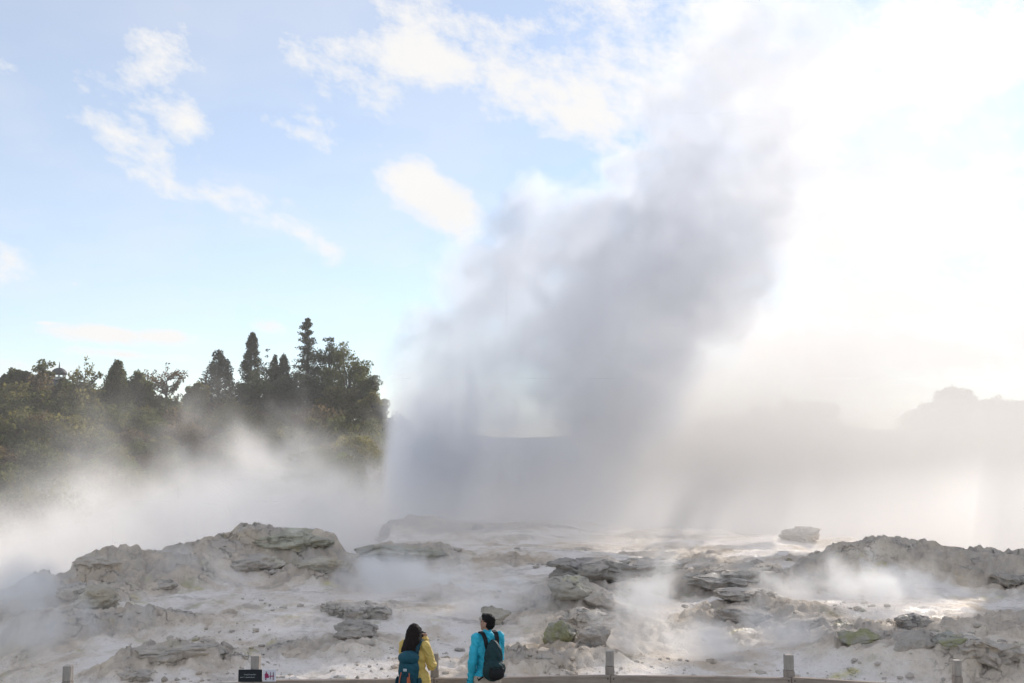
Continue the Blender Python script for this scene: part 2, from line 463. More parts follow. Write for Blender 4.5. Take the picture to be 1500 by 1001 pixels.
# ------------------------------------------------------------------ rocks
def rock_mesh(name, seed, dims, mat, kind='boulder', sub=5):
    rs = np.random.RandomState(seed)
    bm = bmesh.new(); bmesh.ops.create_icosphere(bm, subdivisions=sub, radius=1.0)
    v = np.array([w.co[:] for w in bm.verts]); f = np.array([[w.index for w in q.verts] for q in bm.faces]); bm.free()
    def n3(f, o, off=0.0): return fbm(v[:, 0] * f + seed + off, v[:, 1] * f - off, v[:, 2] * f, o)
    if kind in ('boulder', 'dome'):
        for k in range(14 if kind == 'boulder' else 5):                       # chipped flat faces
            n = rs.normal(size=3); n /= np.linalg.norm(n); c = rs.uniform(0.58, 0.88)
            d = v @ n; v = v - np.clip(d - c, 0, None)[:, None] * n * 0.9
        v = v * (1 + 0.24 * n3(1.3, 3))[:, None]
        crk = np.clip(ridged(v[:, 0] * 1.5 + seed, v[:, 1] * 1.5, v[:, 2] * 2.2, 2) - 1.15, 0, .5)
        v = v * (1 - 0.22 * crk + 0.09 * n3(4.5, 4, 5.0))[:, None]
        lz = v[:, 2] * .9 + .25 * n3(1.2, 3, 9.0)
        v[:, 2] += (.16 if kind == 'boulder' else .08) * (ledge(lz, 4.5, .75) - lz)
    elif kind == 'slab':
        v[:, 2] = np.sign(v[:, 2]) * np.abs(v[:, 2]) ** 0.6      # squared edge
        rad = np.hypot(v[:, 0], v[:, 1]) + 1e-6; sq = np.clip(rad, 0, 1) ** 0.4 / rad
        a = np.arctan2(v[:, 1], v[:, 0])
        out = 1 + 0.34 * fbm(np.cos(a) * 1.9 + seed, np.sin(a) * 1.9, 0, 5)
        q = pnoise(v[:, 2] * 3.2 + seed, np.cos(a) * 1.5, np.sin(a) * 1.5)
        lay = 1 + 0.16 * np.sign(q) * np.abs(q) ** 0.4 + 0.07 * v[:, 2]
        v[:, 0] *= sq * out * lay; v[:, 1] *= sq * out * lay
        v[:, 2] += 0.5 * fbm(v[:, 0] * 1.3 + seed, v[:, 1] * 1.3, 1, 5)
        v = v * (1 + .07 * n3(5.0, 4, 3.0))[:, None]
    v *= np.array(dims) / 2
    return mesh_np(name, v, f, mat, True)

# px, py (foot), width px, height px, kind, material, name, label, yaw, depth ratio, sink
ROCKS = [
    (1181, 796, 76, 27, 'boulder', M_DARKROCK, 'boulder', 'lone dark boulder on the terrace rim below the misty trees', 0, .9, .15, None),
    (695, 794, 38, 32, 'boulder', M_DARKROCK, 'boulder', 'upright grey rock at the foot of the main water jet', 40, .9, .15, 49.0),
    (596, 800, 100, 36, 'dome', M_ROCK, 'rock_mound', 'wide grey rock mound under the left spray curtain', 0, .8, .2, 50.0),
    (575, 822, 112, 20, 'slab', M_GREENROCK, 'rock_slab', 'flat greenish slab between the tall mound and the geyser foot', 5, .7, .25, None),
    (868, 852, 118, 30, 'slab', M_DARKROCK, 'rock_slab', 'thick dark overhanging ledge slab right of the centre', 4, .75, .1, None),
    (958, 842, 96, 20, 'slab', M_ROCK, 'rock_slab', 'thin pale slab continuing the dark overhanging ledge', -6, .8, .2, None),
    (838, 886, 82, 42, 'dome', M_TANROCK, 'rock_mound', 'smooth tan dome of rock in front of the overhanging ledge', 10, .9, .25, None),
    (880, 892, 60, 30, 'boulder', M_ROCK, 'boulder', 'grey boulder leaning against the smooth tan dome', -20, .9, .25, None),
    (823, 946, 46, 34, 'dome', M_MOSSROCK, 'boulder', 'round boulder covered in yellow green moss behind the turquoise jacket', 15, .9, .2, None),
    (870, 948, 62, 34, 'boulder', M_DARKROCK, 'boulder', 'dark rounded boulder right beside the mossy one', 30, .9, .25, None),
    (862, 920, 66, 22, 'slab', M_ROCK, 'rock_slab', 'cracked grey slab stacked above the mossy boulder', -8, .9, .2, None),
    (722, 915, 48, 27, 'boulder', M_TANROCK, 'boulder', 'blunt cream coloured boulder behind the man', 0, .8, .15, None),
    (516, 908, 80, 20, 'slab', M_ROCK, 'rock_slab', 'pale flat slab lying above a dark stone on the centre flat', 8, .8, .2, None),
    (516, 934, 70, 22, 'boulder', M_DARKROCK, 'boulder', 'dark stone tucked under the pale flat slab', 0, .9, .2, None),
    (250, 972, 116, 24, 'slab', M_ROCK, 'rock_slab', 'curled crust slab lifting over a hollow near the fence', 14, .6, .1, None),
    (190, 1000, 60, 14, 'slab', M_ROCK, 'rock_slab', 'low pale crust slab just behind the fence by the left post', 0, .7, .2, None),
    (132, 892, 70, 34, 'boulder', M_TANROCK, 'boulder', 'tan boulder with a pointed back on the left slope', 35, .8, .2, None),
    (100, 880, 56, 26, 'boulder', M_ROCK, 'boulder', 'tilted flat faced rock beside the pointed tan boulder', -25, .9, .2, None),
    (140, 832, 96, 22, 'dome', M_ROCK, 'rock_slab', 'sloping capstone on the left shoulder of the terrace', -6, .8, .5, None),
    (415, 800, 140, 30, 'dome', M_GREENROCK, 'rock_mound', 'rounded cracked greenish capstone on the tallest mound', 0, .7, .3, None),
    (472, 838, 76, 24, 'boulder', M_TANROCK, 'boulder', 'rounded tan rock on the right flank of the tall mound', 10, .9, .3, None),
    (360, 838, 90, 24, 'dome', M_ROCK, 'rock_mound', 'smooth pale hump on the front of the tall mound', 0, .9, .3, None),
    (230, 866, 48, 16, 'boulder', M_ROCK, 'boulder', 'half sunk grey stone on the white flat below the shoulder', 0, .9, .3, None),
    (1090, 846, 90, 14, 'slab', M_DARKROCK, 'rock_slab', 'uppermost of the dark layered ledges right of the steam vent', 5, .8, .2, None),
    (1078, 862, 110, 18, 'slab', M_DARKROCK, 'rock_slab', 'middle one of the dark layered ledges right of the steam vent', -4, .8, .2, None),
    (1095, 878, 80, 12, 'slab', M_ROCK, 'rock_slab', 'lowest thin layer of the dark ledges right of the steam vent', 3, .8, .2, None),
    (1098, 912, 76, 26, 'boulder', M_DARKROCK, 'boulder', 'brown grey block half lost in the steam right of centre', 0, .8, .2, None),
    (1490, 858, 50, 14, 'slab', M_DARKROCK, 'rock_slab', 'small black ledge at the right border on the broad mound', 0, .9, .2, None),
    (1462, 978, 110, 34, 'slab', M_ROCK, 'rock_slab', 'thick pale slab with undercut edge in the lower right corner', -10, .8, .1, None),
    (1340, 956, 70, 28, 'boulder', M_DARKROCK, 'boulder', 'dark block in the sulphur crusted mound behind the fence', 20, .9, .3, None),
    (1345, 922, 54, 20, 'boulder', M_DARKROCK, 'boulder', 'knobbly dark stone on top of the sulphur crusted mound', 0, .9, .3, None),
    (1270, 950, 70, 24, 'boulder', M_MOSSROCK, 'boulder', 'yellow stained stone on the left of the sulphur crusted mound', 0, .9, .3, None),
    (1400, 950, 64, 22, 'boulder', M_MOSSROCK, 'boulder', 'yellow stained stone on the right of the sulphur crusted mound', 60, .9, .3, None),
]
def build_rocks():
    for i, (px, py, w, h, kind, mat, nm, lab, yaw, dr, sink, dep) in enumerate(ROCKS):
        if dep: p = P(px, py, dep); p.z = P(px, py, dep).z
        else: p = ground_hit(px, py)
        s = p.y / FX * 1.0
        W, H = w * s, h * s
        H *= .9 if kind == 'slab' else 1.0
        me = rock_mesh(nm, 11 + i * 7, (W, W * dr, H * (1 + sink)), mat, kind)
        o = obj(nm, me, None, (p.x, p.y + W * dr * 0.4, p.z + H * (0.42 - sink * 0.6)), (random.Random(i).uniform(-.06, .06), random.Random(i + 50).uniform(-.08, .08), math.radians(yaw)))
        tag(o, lab, 'rock', 'rocks lying on the sinter terrace', 'thing')
build_rocks()

def build_rubble():
    """loose stones too small to pick out one by one"""
    rs = np.random.RandomState(3); protos = []
    for k in range(6):
        bm = bmesh.new(); bmesh.ops.create_icosphere(bm, subdivisions=1, radius=1.0)
        v = np.array([w.co[:] for w in bm.verts]); f = np.array([[w.index for w in q.verts] for q in bm.faces]); bm.free()
        v *= rs.uniform(.6, 1.15, (len(v), 1)); v[:, 2] *= .6; protos.append((v, f))
    n = 7500
    y = np.exp(rs.uniform(math.log(16.2), math.log(40), n * 3)); x = y * rs.uniform(-.56, .56, n * 3)
    den = fbm(x / 2.6, y / 2.6, 31, 3)
    clus = np.maximum.reduce([np.exp(-((x - P(a, b, d).x) / r) ** 2 - ((y - d) / (r * .7)) ** 2) for a, b, d, r in
                              ((800, 960, 18.3, 2.2), (380, 965, 18, 2.4), (1260, 975, 17.6, 2.2), (1400, 900, 20.5, 2.0), (560, 950, 18.8, 1.6), (330, 900, 21, 2.0))])
    keep = np.nonzero(rs.uniform(size=n * 3) < np.clip(den * .7 + clus * .75 - .12, 0, 1))[0][:n]
    x, y = x[keep], y[keep]; z, _ = terrain(x, y)
    size = 0.014 + 0.09 * rs.uniform(size=len(x)) ** 7; size *= np.clip(y / 20, .8, 1.8)
    V, Fc, off = [], [], 0
    for i in range(len(x)):
        v, f = protos[i % 6]; a = rs.uniform(0, 6.28); c, s = math.cos(a), math.sin(a)
        w = v * size[i] * rs.uniform(.7, 1.3, 3); w = np.stack([w[:, 0] * c - w[:, 1] * s, w[:, 0] * s + w[:, 1] * c, w[:, 2]], 1)
        V.append(w + (x[i], y[i], z[i] + size[i] * .15)); Fc.append(f + off); off += len(v)
    o = obj('rubble', mesh_np('rubble', np.concatenate(V), np.concatenate(Fc), M_DARKROCK))
    o.data.materials[0] = M_ROCK; tag(o, 'loose grey stones scattered over the pale terrace', 'rubble', kind='stuff')
build_rubble()

# ------------------------------------------------------------------ vegetation
def tube(pts, rad, n=6):
    """tapered tube along a polyline -> verts, quads"""
    pts = [Vector(p) for p in pts]; V, Fc = [], []
    for i, p in enumerate(pts):
        d = (pts[min(i + 1, len(pts) - 1)] - pts[max(i - 1, 0)]).normalized()
        a = d.orthogonal().normalized(); b = d.cross(a)
        for k in range(n):
            q = 2 * math.pi * k / n; V.append(p + (a * math.cos(q) + b * math.sin(q)) * rad[i])
    for i in range(len(pts) - 1):
        for k in range(n):
            Fc.append((i * n + k, i * n + (k + 1) % n, (i + 1) * n + (k + 1) % n, (i + 1) * n + k))
    return V, Fc

class Wood:
    def __init__(s): s.v = []; s.f = []
    def add(s, pts, rad, n=6):
        v, f = tube(pts, rad, n); o = len(s.v); s.v += [tuple(q) for q in v]; s.f += [tuple(i + o for i in q) for q in f]
    def mesh(s, name, mat): return mesh_np(name, s.v, s.f, mat, True)

def leaf_quads(cen, rad, per, size, rs, squash=0.8, droop=0.0):
    cen = np.repeat(np.asarray(cen, float), per, 0); rad = np.repeat(np.asarray(rad, float), per)
    n = len(cen)
    d = rs.normal(size=(n, 3)); d /= np.linalg.norm(d, axis=1)[:, None]
    p = cen + d * (rad * rs.uniform(0.15, 1.0, n) ** 0.5)[:, None] * (1, 1, squash)
    a = rs.normal(size=(n, 3)) + d * 0.8; a[:, 2] -= droop; a /= np.linalg.norm(a, axis=1)[:, None]
    b = np.cross(a, rs.normal(size=(n, 3))); b /= np.linalg.norm(b, axis=1)[:, None] + 1e-9
    sz = (size * rs.uniform(.6, 1.4, n))[:, None]
    v = np.stack([p - a * sz * .5, p + b * sz * .28, p + a * sz * .5, p - b * sz * .28], 1).reshape(-1, 3)
    f = np.arange(n * 4).reshape(n, 4)
    return v, f

def tree(name, kind, base, h, w, mat, label, group, seed, leaf=0.23):
    rs = np.random.RandomState(seed); rd = random.Random(seed)
    root = empty(name, base); tag(root, label, 'tree', group)
    wd = Wood(); cen, rad = [], []; per = 26; squash = .75
    lean = Vector((rd.uniform(-.03, .03) * h, rd.uniform(-.03, .03) * h, 0))
    top = .97 if kind in ('pine', 'cone', 'cypress') else .75
    ax = lambda t: Vector((0, 0, 0)).lerp(lean + Vector((0, 0, h)), t)
    wd.add([Vector((0, 0, -.4)), ax(.3 * top), ax(.65 * top), ax(top)], [h * .022 + .08, h * .018 + .05, h * .010 + .03, .03], 7)
    if kind == 'pine':
        for k in range(95):
            t = .10 + .88 * (k + rd.uniform(0, 1)) / 95; tier = round(t * 13) / 13; t = t * .85 + tier * .15
            L = w / 2 * (1.02 - t) ** 0.7 * (1.0 if rd.random() < .7 else .6)
            a = rd.uniform(0, 6.28); l = L * rd.uniform(.4, 1.25)
            e = ax(t) + Vector((math.cos(a) * l, math.sin(a) * l, l * rd.uniform(-.15, .3))); wd.add([ax(t), e], [.07 * (1 - t) + .03, .02], 5)
            for q in (.4, .7, 1.0):
                cen.append(ax(t).lerp(e, q) + Vector((0, 0, .1))); rad.append(.28 + .13 * L * rd.uniform(.6, 1.3))
        for k in range(8): cen.append(ax(.92 + .01 * k)); rad.append(.3)
        squash = .7; per = 30
    elif kind in ('cone', 'cypress'):
        n = int(200 if kind == 'cypress' else 260)
        for k in range(n):
            t = 1 - rd.uniform(0.0, .97) ** .62 if kind == 'cone' else rd.uniform(.03, 1.0); a = rd.uniform(0, 6.28)
            prof = (1 - t) ** (.62 if kind == 'cypress' else .8) * min(1, .55 + t * 2.2)
            r = w / 2 * prof * rd.uniform(.55, 1.0) * (1 + .18 * math.sin(a * 3 + t * 9))
            c = ax(t * .97) + Vector((math.cos(a) * r, math.sin(a) * r, 0))
            if k % 3 == 0: wd.add([ax(max(.05, t * .97 - .06)), c], [.05, .02], 4)
            cen.append(c); rad.append(.22 + w * .10 * (1.15 - t))
        squash = 1.15; per = 52
    elif kind == 'round':
        for k in range(7):
            a = rd.uniform(0, 6.28); el = rd.uniform(.5, 1.3); e = ax(.5) + Vector((math.cos(a) * math.cos(el) * w * .38, math.sin(a) * math.cos(el) * w * .38, math.sin(el) * h * .42))
            wd.add([ax(.3), ax(.45).lerp(e, .5), e], [.12, .08, .03], 5)
        for k in range(190):
            u = rs.normal(size=3); u /= np.linalg.norm(u); r = rs.uniform(.45, 1.0) ** .6
            c = Vector((u[0] * w * .44 * r, u[1] * w * .44 * r, h * .56 + u[2] * h * .40 * r)) + lean * .6
            c *= 1 + .14 * math.sin(u[0] * 5 + seed) * math.cos(u[2] * 4 + seed)
            cen.append(c); rad.append(w * rd.uniform(.06, .12) + .1)
        per = 64
    elif kind == 'puffs':
        for (ox, oz, r) in ((0.12, .86, .30), (-.34, .62, .20), (.10, .60, .26), (-.05, .42, .22), (.3, .72, .16), (-.28, .34, .2)):
            c = Vector((ox * w, rd.uniform(-.1, .1) * w, oz * h)); wd.add([ax(max(.1, oz - .25)), c], [.07, .03], 5)
            for k in range(7):
                cen.append(c + Vector(rs.normal(size=3)) * r * w * .45); rad.append(r * w * .55)
        per = 90
    elif kind == 'feathery':
        for k in range(26):
            a = rd.uniform(0, 6.28); t0 = rd.uniform(.15, .7); l = w * .5 * rd.uniform(.5, 1.05)
            e = ax(t0) + Vector((math.cos(a) * l, math.sin(a) * l, h * rd.uniform(.15, .42) * (1.15 - t0)))
            m = ax(t0).lerp(e, .5) + Vector((0, 0, -.1 * l)); wd.add([ax(t0), m, e], [.06, .04, .012], 4)
            for q in (.4, .6, .8, 1.0):
                cen.append(ax(t0).lerp(e, q) + Vector(rs.normal(size=3)) * .12); rad.append(.22 + .03 * w)
        for q in (.8, .9, 1.0): cen.append(ax(q)); rad.append(.25)
        per = 16; squash = .9
    v, f = leaf_quads([tuple(c) for c in cen], rad, per, leaf, rs, squash)
    obj('trunk', wd.mesh('trunk', M_BARK), root)
    obj('crown', mesh_np('crown', v, f, mat), root)
    return root

def plant_at(px, py_top, d, w_px, name, kind, mat, label, group, seed, leaf=.23, foot=None):
    top = P(px, py_top, d)
    bz = float(hill_z(np.array([top.x]), np.array([top.y]))[0]) if foot is None else foot
    tree(name, kind, (top.x, top.y, bz - .1), max(1.5, top.z - bz), w_px * d / FX, mat, label, group, seed, leaf)

SK = 'trees standing on the hill skyline'
TREES = [
    (8, 548, 101, 26, 'conifer', 'cone', 4, 'small dark conifer at the left end of the hilltop'),
    (28, 540, 99, 34, 'broadleaf_tree', 'round', 0, 'low round tree between the end conifer and the puffball tree'),
    (60, 530, 100, 42, 'clump_tree', 'puffs', 0, 'tree with separate round foliage balls left of the cupola'),
    (96, 557, 99, 36, 'broadleaf_tree', 'round', 0, 'dark round tree right in front of the cupola'),
    (124, 524, 97, 52, 'feathery_tree', 'feathery', 1, 'feathery open tree just right of the cupola'),
    (171, 524, 100, 54, 'conifer', 'cone', 0, 'bushy pointed conifer right of the feathery tree'),
    (205, 548, 102, 44, 'broadleaf_tree', 'round', 0, 'low round tree on the skyline beside the bushy pointed conifer'),
    (246, 532, 105, 66, 'feathery_tree', 'feathery', 2, 'pale wispy tree with thin foliage left of the tall conifers'),
    (290, 562, 106, 40, 'broadleaf_tree', 'round', 1, 'low bushy tree below the wispy tree'),
    (322, 507, 112, 78, 'conifer', 'cone', 4, 'broad dark cone shaped conifer left of the slim cypress'),
    (367, 483, 115, 40, 'cypress', 'cypress', 4, 'tall slim dark cypress on the skyline'),
    (390, 512, 118, 34, 'feathery_tree', 'feathery', 4, 'thin ragged tree right beside the slim cypress'),
    (403, 517, 116, 26, 'conifer', 'cone', 4, 'smaller narrow conifer between the cypress and the tiered pine'),
    (418, 512, 117, 36, 'conifer', 'cone', 4, 'middle sized conifer touching the tiered pine'),
    (454, 466, 119, 72, 'pine', 'pine', 4, 'tallest pine with gaps between its tiered branches'),
    (482, 496, 118, 56, 'broadleaf_tree', 'round', 4, 'round topped tree growing into the tallest pine'),
    (512, 511, 113, 84, 'broadleaf_tree', 'round', 0, 'large dome shaped tree right of the tallest pine'),
    (535, 545, 110, 50, 'broadleaf_tree', 'round', 0, 'lower round tree at the right end of the tall grove'),
    (440, 545, 111, 90, 'broadleaf_tree', 'round', 4, 'dark round tree under the tallest pine'),
    (380, 550, 110, 80, 'broadleaf_tree', 'round', 4, 'dark round tree under the slim cypress'),
    (500, 566, 109, 70, 'broadleaf_tree', 'round', 1, 'low olive tree at the foot of the dome shaped tree'),
    (548, 578, 106, 50, 'broadleaf_tree', 'round', 1, 'low olive tree at the right end of the grove beside the spray'),
]
def build_trees():
    for i, (px, py, d, w, nm, kind, mi, lab) in enumerate(TREES):
        plant_at(px, py, d, w, nm, kind, M_LEAF[mi], lab, SK, 100 + i)
    right = [(1372, 584, 127, 50, 'misty round tree just left of the tallest one on the right hill'), (1420, 582, 129, 56, 'misty tree rising close behind the tallest one on the right hill'), (1445, 588, 125, 60, 'misty tree between the lower tree and the wide tree on the right hill'), (1396, 564, 128, 58, 'tallest round tree in the mist on the right hill'), (1345, 604, 130, 60, 'misty tree at the left end of the upper row on the right hill'),
             (1428, 590, 126, 56, 'lower misty tree right of the tallest one on the right hill'), (1462, 582, 124, 70, 'wide misty tree near the right border'),
             (1500, 592, 118, 70, 'darkest misty tree cut by the right border'), (1118, 662, 98, 66, 'hazy tree at the left end of the lower misty row'),
             (1150, 672, 97, 50, 'second hazy tree in the lower misty row'), (1085, 678, 100, 44, 'faint low tree left of the lower misty row'),
             (1215, 652, 96, 84, 'broad hazy tree in the middle of the lower misty row'), (1270, 648, 98, 80, 'hazy round tree right of the broad one in the lower row'),
             (1330, 640, 102, 90, 'large hazy tree below the tall misty trees'), (1400, 632, 104, 96, 'hazy tree below the tallest misty tree'),
             (1475, 640, 98, 110, 'big hazy tree at the right border above the caprock')]
    for i, (px, py, d, w, lab) in enumerate(right):
        plant_at(px, py, d, w, 'broadleaf_tree', 'round', M_LEAF[i % 2], lab, 'misty trees on the right hill', 300 + i, .28)
    rs = np.random.RandomState(77)
    for k in range(15):
        s = .075 + .018 * k + rs.uniform(-.008, .008); d = rs.uniform(108, 122); px = 750 + s * FX
        plant_at(px, 640 - rs.uniform(8, 46) * (1 if k < 9 else 1.2), d, rs.uniform(50, 95), 'broadleaf_tree', 'round', M_LEAF[k % 2],
                 'pale tree crown almost lost in the steam beyond the plume', 'trees fading in the steam beyond the plume', 500 + k, .3)
build_trees()

def bush_proto(seed, mat, kind):
    rs = np.random.RandomState(seed); cen, rad = [], []
    n = 34
    for k in range(n):
        a = rs.uniform(0, 6.28); r = rs.uniform(0, 1) ** .6; z = rs.uniform(.15, 1.0) * (1 - .55 * r * r)
        cen.append((math.cos(a) * r * .85, math.sin(a) * r * .85, z * .95)); rad.append(rs.uniform(.18, .34))
    v, f = leaf_quads(cen, rad, 46, .12 if kind else .10, rs, .8)
    v[:, 2] = np.maximum(v[:, 2], -.1)
    return mesh_np('bush', v, f, mat)

def build_bushes():
    rs = np.random.RandomState(12)
    protos = [[bush_proto(40 + 10 * k + m, M_LEAF[m], k) for k in range(4)] for m in range(4)]
    lab = ['dark green bush in the dense scrub of the left hill', 'olive bush in the dense scrub of the left hill',
           'brown dry bush in the dense scrub of the left hill', 'bright yellow green shrub on the left hill']
    pts = []
    def put(x, y, sc, m, label=None, group=None):
        z = float(hill_z(np.array([x]), np.array([y]))[0])
        o = obj('bush', protos[m][rs.randint(4)], None, (x, y, z - .15), (0, 0, rs.uniform(0, 6.28)))
        o.scale = (sc * rs.uniform(.85, 1.2), sc * rs.uniform(.85, 1.2), sc * rs.uniform(.8, 1.15))
        tag(o, label or lab[m], 'bush', group or 'scrub covering the left hill')
    tries = 0
    while len(pts) < 235 and tries < 6000:
        tries += 1
        s = rs.uniform(-.57, -.10); y = rs.uniform(66, 112); x = s * y
        if any((x - a) ** 2 + ((y - b) * .9) ** 2 < (1.25 + .012 * (y - 60)) ** 2 for a, b in pts): continue
        pts.append((x, y))
        m = 0 if s < -.36 and rs.rand() < .35 else rs.choice([0, 1, 2], p=[.30, .48, .22])
        put(x, y, rs.uniform(1.5, 2.6) * (1.15 if s < -.4 else 1), m)
    for px, py, d, sc in ((100, 632, 88, 1.5), (115, 628, 88.5, 1.2), (165, 628, 88, 1.6), (182, 640, 86, 1.4), (205, 622, 90, 1.3), (100, 715, 76, .9), (60, 640, 88, 1.2), (140, 660, 84, 1.3), (500, 640, 84, 1.2), (530, 618, 88, 1.1), (465, 660, 80, 1.0), (120, 690, 80, 1.1)):
        p = P(px, py, d); put(p.x, p.y, sc, 3)
    rl = 'hazy bush under the misty trees of the right hill'
    k = 0
    while k < 60:
        s = rs.uniform(.17, .58); y = rs.uniform(86, 124); k += 1
        put(s * y, y, rs.uniform(1.6, 3.0), rs.choice([0, 1]), rl, 'scrub on the right hill')
build_bushes()

# ------------------------------------------------------------------ building with cupola on the hill
def build_house():
    d = 122; b = P(72, 570, d); gz = float(hill_z(np.array([b.x]), np.array([b.y]))[0])
    root = empty('hilltop_building', (b.x, b.y, gz)); tag(root, 'small grey building with dark roof and domed cupola on the hill', 'building')
    wh = P(72, 568, d).z - gz; m_w = plain('grey_wall', (.34, .33, .31)); m_r = plain('slate_roof', (.05, .055, .06), .7)
    bm = bmesh.new(); bm_box(bm, (5.4, 4.6, wh), T((0, 0, wh / 2))); obj('wall', bm_mesh('wall', bm, m_w), root)
    bm = bmesh.new(); rh = 1.35
    vs = [bm.verts.new(p) for p in ((-3, -2.7, wh), (3, -2.7, wh), (3, 2.7, wh), (-3, 2.7, wh), (-1.0, 0, wh + rh), (1.0, 0, wh + rh))]
    for q in ((0, 1, 5, 4), (1, 2, 5), (2, 3, 4, 5), (3, 0, 4), (3, 2, 1, 0)): bm.faces.new([vs[i] for i in q])
    roof = obj('roof', bm_mesh('roof', bm, m_r), root)
    cx = P(86, 560, d).x - b.x; z0 = wh + .5
    cup = obj('cupola', None, root) if False else None
    bm = bmesh.new(); bmesh.ops.create_cone(bm, cap_ends=True, segments=8, radius1=.85, radius2=.85, depth=.8, matrix=T((cx, 0, z0 + .4)))
    base = obj('cupola', bm_mesh('cupola', bm, m_w), root)
    zt = P(86, 549, d).z - gz
    for k in range(8):
        a = k * math.pi / 4 + .39
        bm = bmesh.new(); hh = max(.4, zt - z0 - .8); bmesh.ops.create_cone(bm, cap_ends=True, segments=6, radius1=.09, radius2=.08, depth=hh, matrix=T((cx + .7 * math.cos(a), .7 * math.sin(a), z0 + .8 + hh / 2)))
        obj('column', bm_mesh('column', bm, m_w), base)
    bm = bmesh.new(); bmesh.ops.create_uvsphere(bm, u_segments=16, v_segments=10, radius=1.0, matrix=T((cx, 0, zt)) @ Matrix.Diagonal((.95, .95, .85, 1)))
    bmesh.ops.delete(bm, geom=[v for v in bm.verts if v.co.z < zt - .05], context='VERTS')
    bmesh.ops.holes_fill(bm, edges=[e for e in bm.edges if e.is_boundary])
    obj('dome', bm_mesh('dome', bm, m_r, True), base)
    bm = bmesh.new(); bmesh.ops.create_cone(bm, cap_ends=True, segments=6, radius1=.10, radius2=.02, depth=.9, matrix=T((cx, 0, zt + 1.15)))
    obj('finial', bm_mesh('finial', bm, m_r), base)
    for k in (-1.4, 0, 1.4):
        bm = bmesh.new(); bm_box(bm, (.8, .06, 1.1), T((k, -2.32, wh - 1.0))); wn = obj('window', bm_mesh('window', bm, plain('window_frame', (.5, .5, .5))), root)
        bm = bmesh.new(); bm_box(bm, (.66, .04, .95), T((k, -2.345, wh - 1.0))); obj('pane', bm_mesh('pane', bm, plain('dark_pane', (.03, .035, .04), .15)), wn)
build_house()

# ------------------------------------------------------------------ timber fence
def wood_mat(name, c1, c2, axis):
    m, t, b = new_mat(name); F.tree = t
    tc = t.nodes.new('ShaderNodeTexCoord'); mp = t.nodes.new('ShaderNodeMapping')
    sc = {'X': (1.2, 14, 14), 'Z': (14, 14, 1.5)}[axis]; mp.inputs['Scale'].default_value = sc
    oi = t.nodes.new('ShaderNodeObjectInfo')
    t.links.new(tc.outputs['Object'], mp.inputs[0])
    n = noise_f(mp.outputs[0], 2.0, 6, .65, 2.0, .4); n2 = noise_f(tc.outputs['Object'], 3.0, 5, .6, 7.0)
    c = mixc(t, (n * .7 + n2 * .5).smooth(.42, .78), c1, c2)
    c = mixc(t, noise_f(mp.outputs[0], 7.0, 3, .6, 4.0).smooth(.6, .75) * .6, c, (.06, .05, .045))
    t.links.new(c, b.inputs['Base Color']); b.inputs['Roughness'].default_value = .85; b.inputs['Specular IOR Level'].default_value = .2
    bp = t.nodes.new('ShaderNodeBump'); bp.inputs['Strength'].default_value = .5; bp.inputs['Distance'].default_value = .01
    t.links.new(n.x, bp.inputs['Height']); t.links.new(bp.outputs[0], b.inputs['Normal'])
    return m
M_POST = wood_mat('post_timber', (.40, .34, .29), (.26, .22, .19), 'Z')
M_CAP = wood_mat('post_top_timber', (.46, .41, .36), (.31, .27, .24), 'Z')
M_RAIL = wood_mat('rail_timber', (.42, .34, .28), (.28, .22, .18), 'X')
M_BOLT = plain('bolt_steel', (.08, .08, .08), .5)

def build_fence():
    D = 14.8
    posts = [(-170, 985, D - .5), (100, 975, D - .25), (375, 960, D), (637, 957, D + .05), (893, 953, D + .1), (1155, 959, D), (1401, 967, D - .1), (1640, 985, D - .4)]
    root = empty('timber_fence', (0, D, 0)); tag(root, 'low weathered timber fence of square posts and a thick rail', 'fence')
    rail_py = [1026, 1013, 995, 990.5, 987, 990, 1003, 1020]
    loc = []
    for i, (px, py, d) in enumerate(posts):
        p = P(px, py, d); h = p.z; loc.append((p.x, d, P(px, rail_py[i], d).z))
        w = .118 + .008 * ((i * 7) % 3)
        bm = bmesh.new(); bm_box(bm, (w, w, h - .22 + .3), T((0, 0, (h - .22) / 2 - .15)), .008)
        po = obj('post', bm_mesh('post', bm, M_POST), root, (p.x, d - D, 0), (0, 0, .05 * math.sin(i * 3)))
        bm = bmesh.new(); bm_box(bm, (w - .012, w - .012, .22), T((0, 0, h - .108)), .010)
        obj('post_top', bm_mesh('post_top', bm, M_CAP), po)
    for i in range(len(posts) - 1):
        a, b = Vector(loc[i]), Vector(loc[i + 1]); ln = (b - a).length - .006
        rz = math.atan2(b.y - a.y, b.x - a.x); ry = -math.atan2(b.z - a.z, math.hypot(b.x - a.x, b.y - a.y))
        mid = (a + b) / 2
        bm = bmesh.new(); n = 14
        for k in range(2):
            pass
        bm_box(bm, (ln, .075, .17), Matrix(), .012, 2)
        bmesh.ops.subdivide_edges(bm, edges=[e for e in bm.edges if abs((e.verts[0].co - e.verts[1].co).x) > ln * .5], cuts=n)
        for v in bm.verts: v.co += Vector((0, 0, .006)) * math.sin(v.co.x * 2.1 + i * 2) + Vector((0, .004, 0)) * math.sin(v.co.x * 3 + i)
        r = obj('rail', bm_mesh('rail', bm, M_RAIL), root, (mid.x, mid.y - D - .102, mid.z - .085), (0, ry, rz))
        for e in (-1, 1):
            for q in (-.04, .045):
                bm = bmesh.new(); bmesh.ops.create_cone(bm, cap_ends=True, segments=8, radius1=.011, radius2=.009, depth=.012, matrix=T((e * (ln / 2 - .04), -.047, q)) @ RX(math.pi / 2))
                obj('bolt', bm_mesh('bolt', bm, M_BOLT), r)
build_fence()

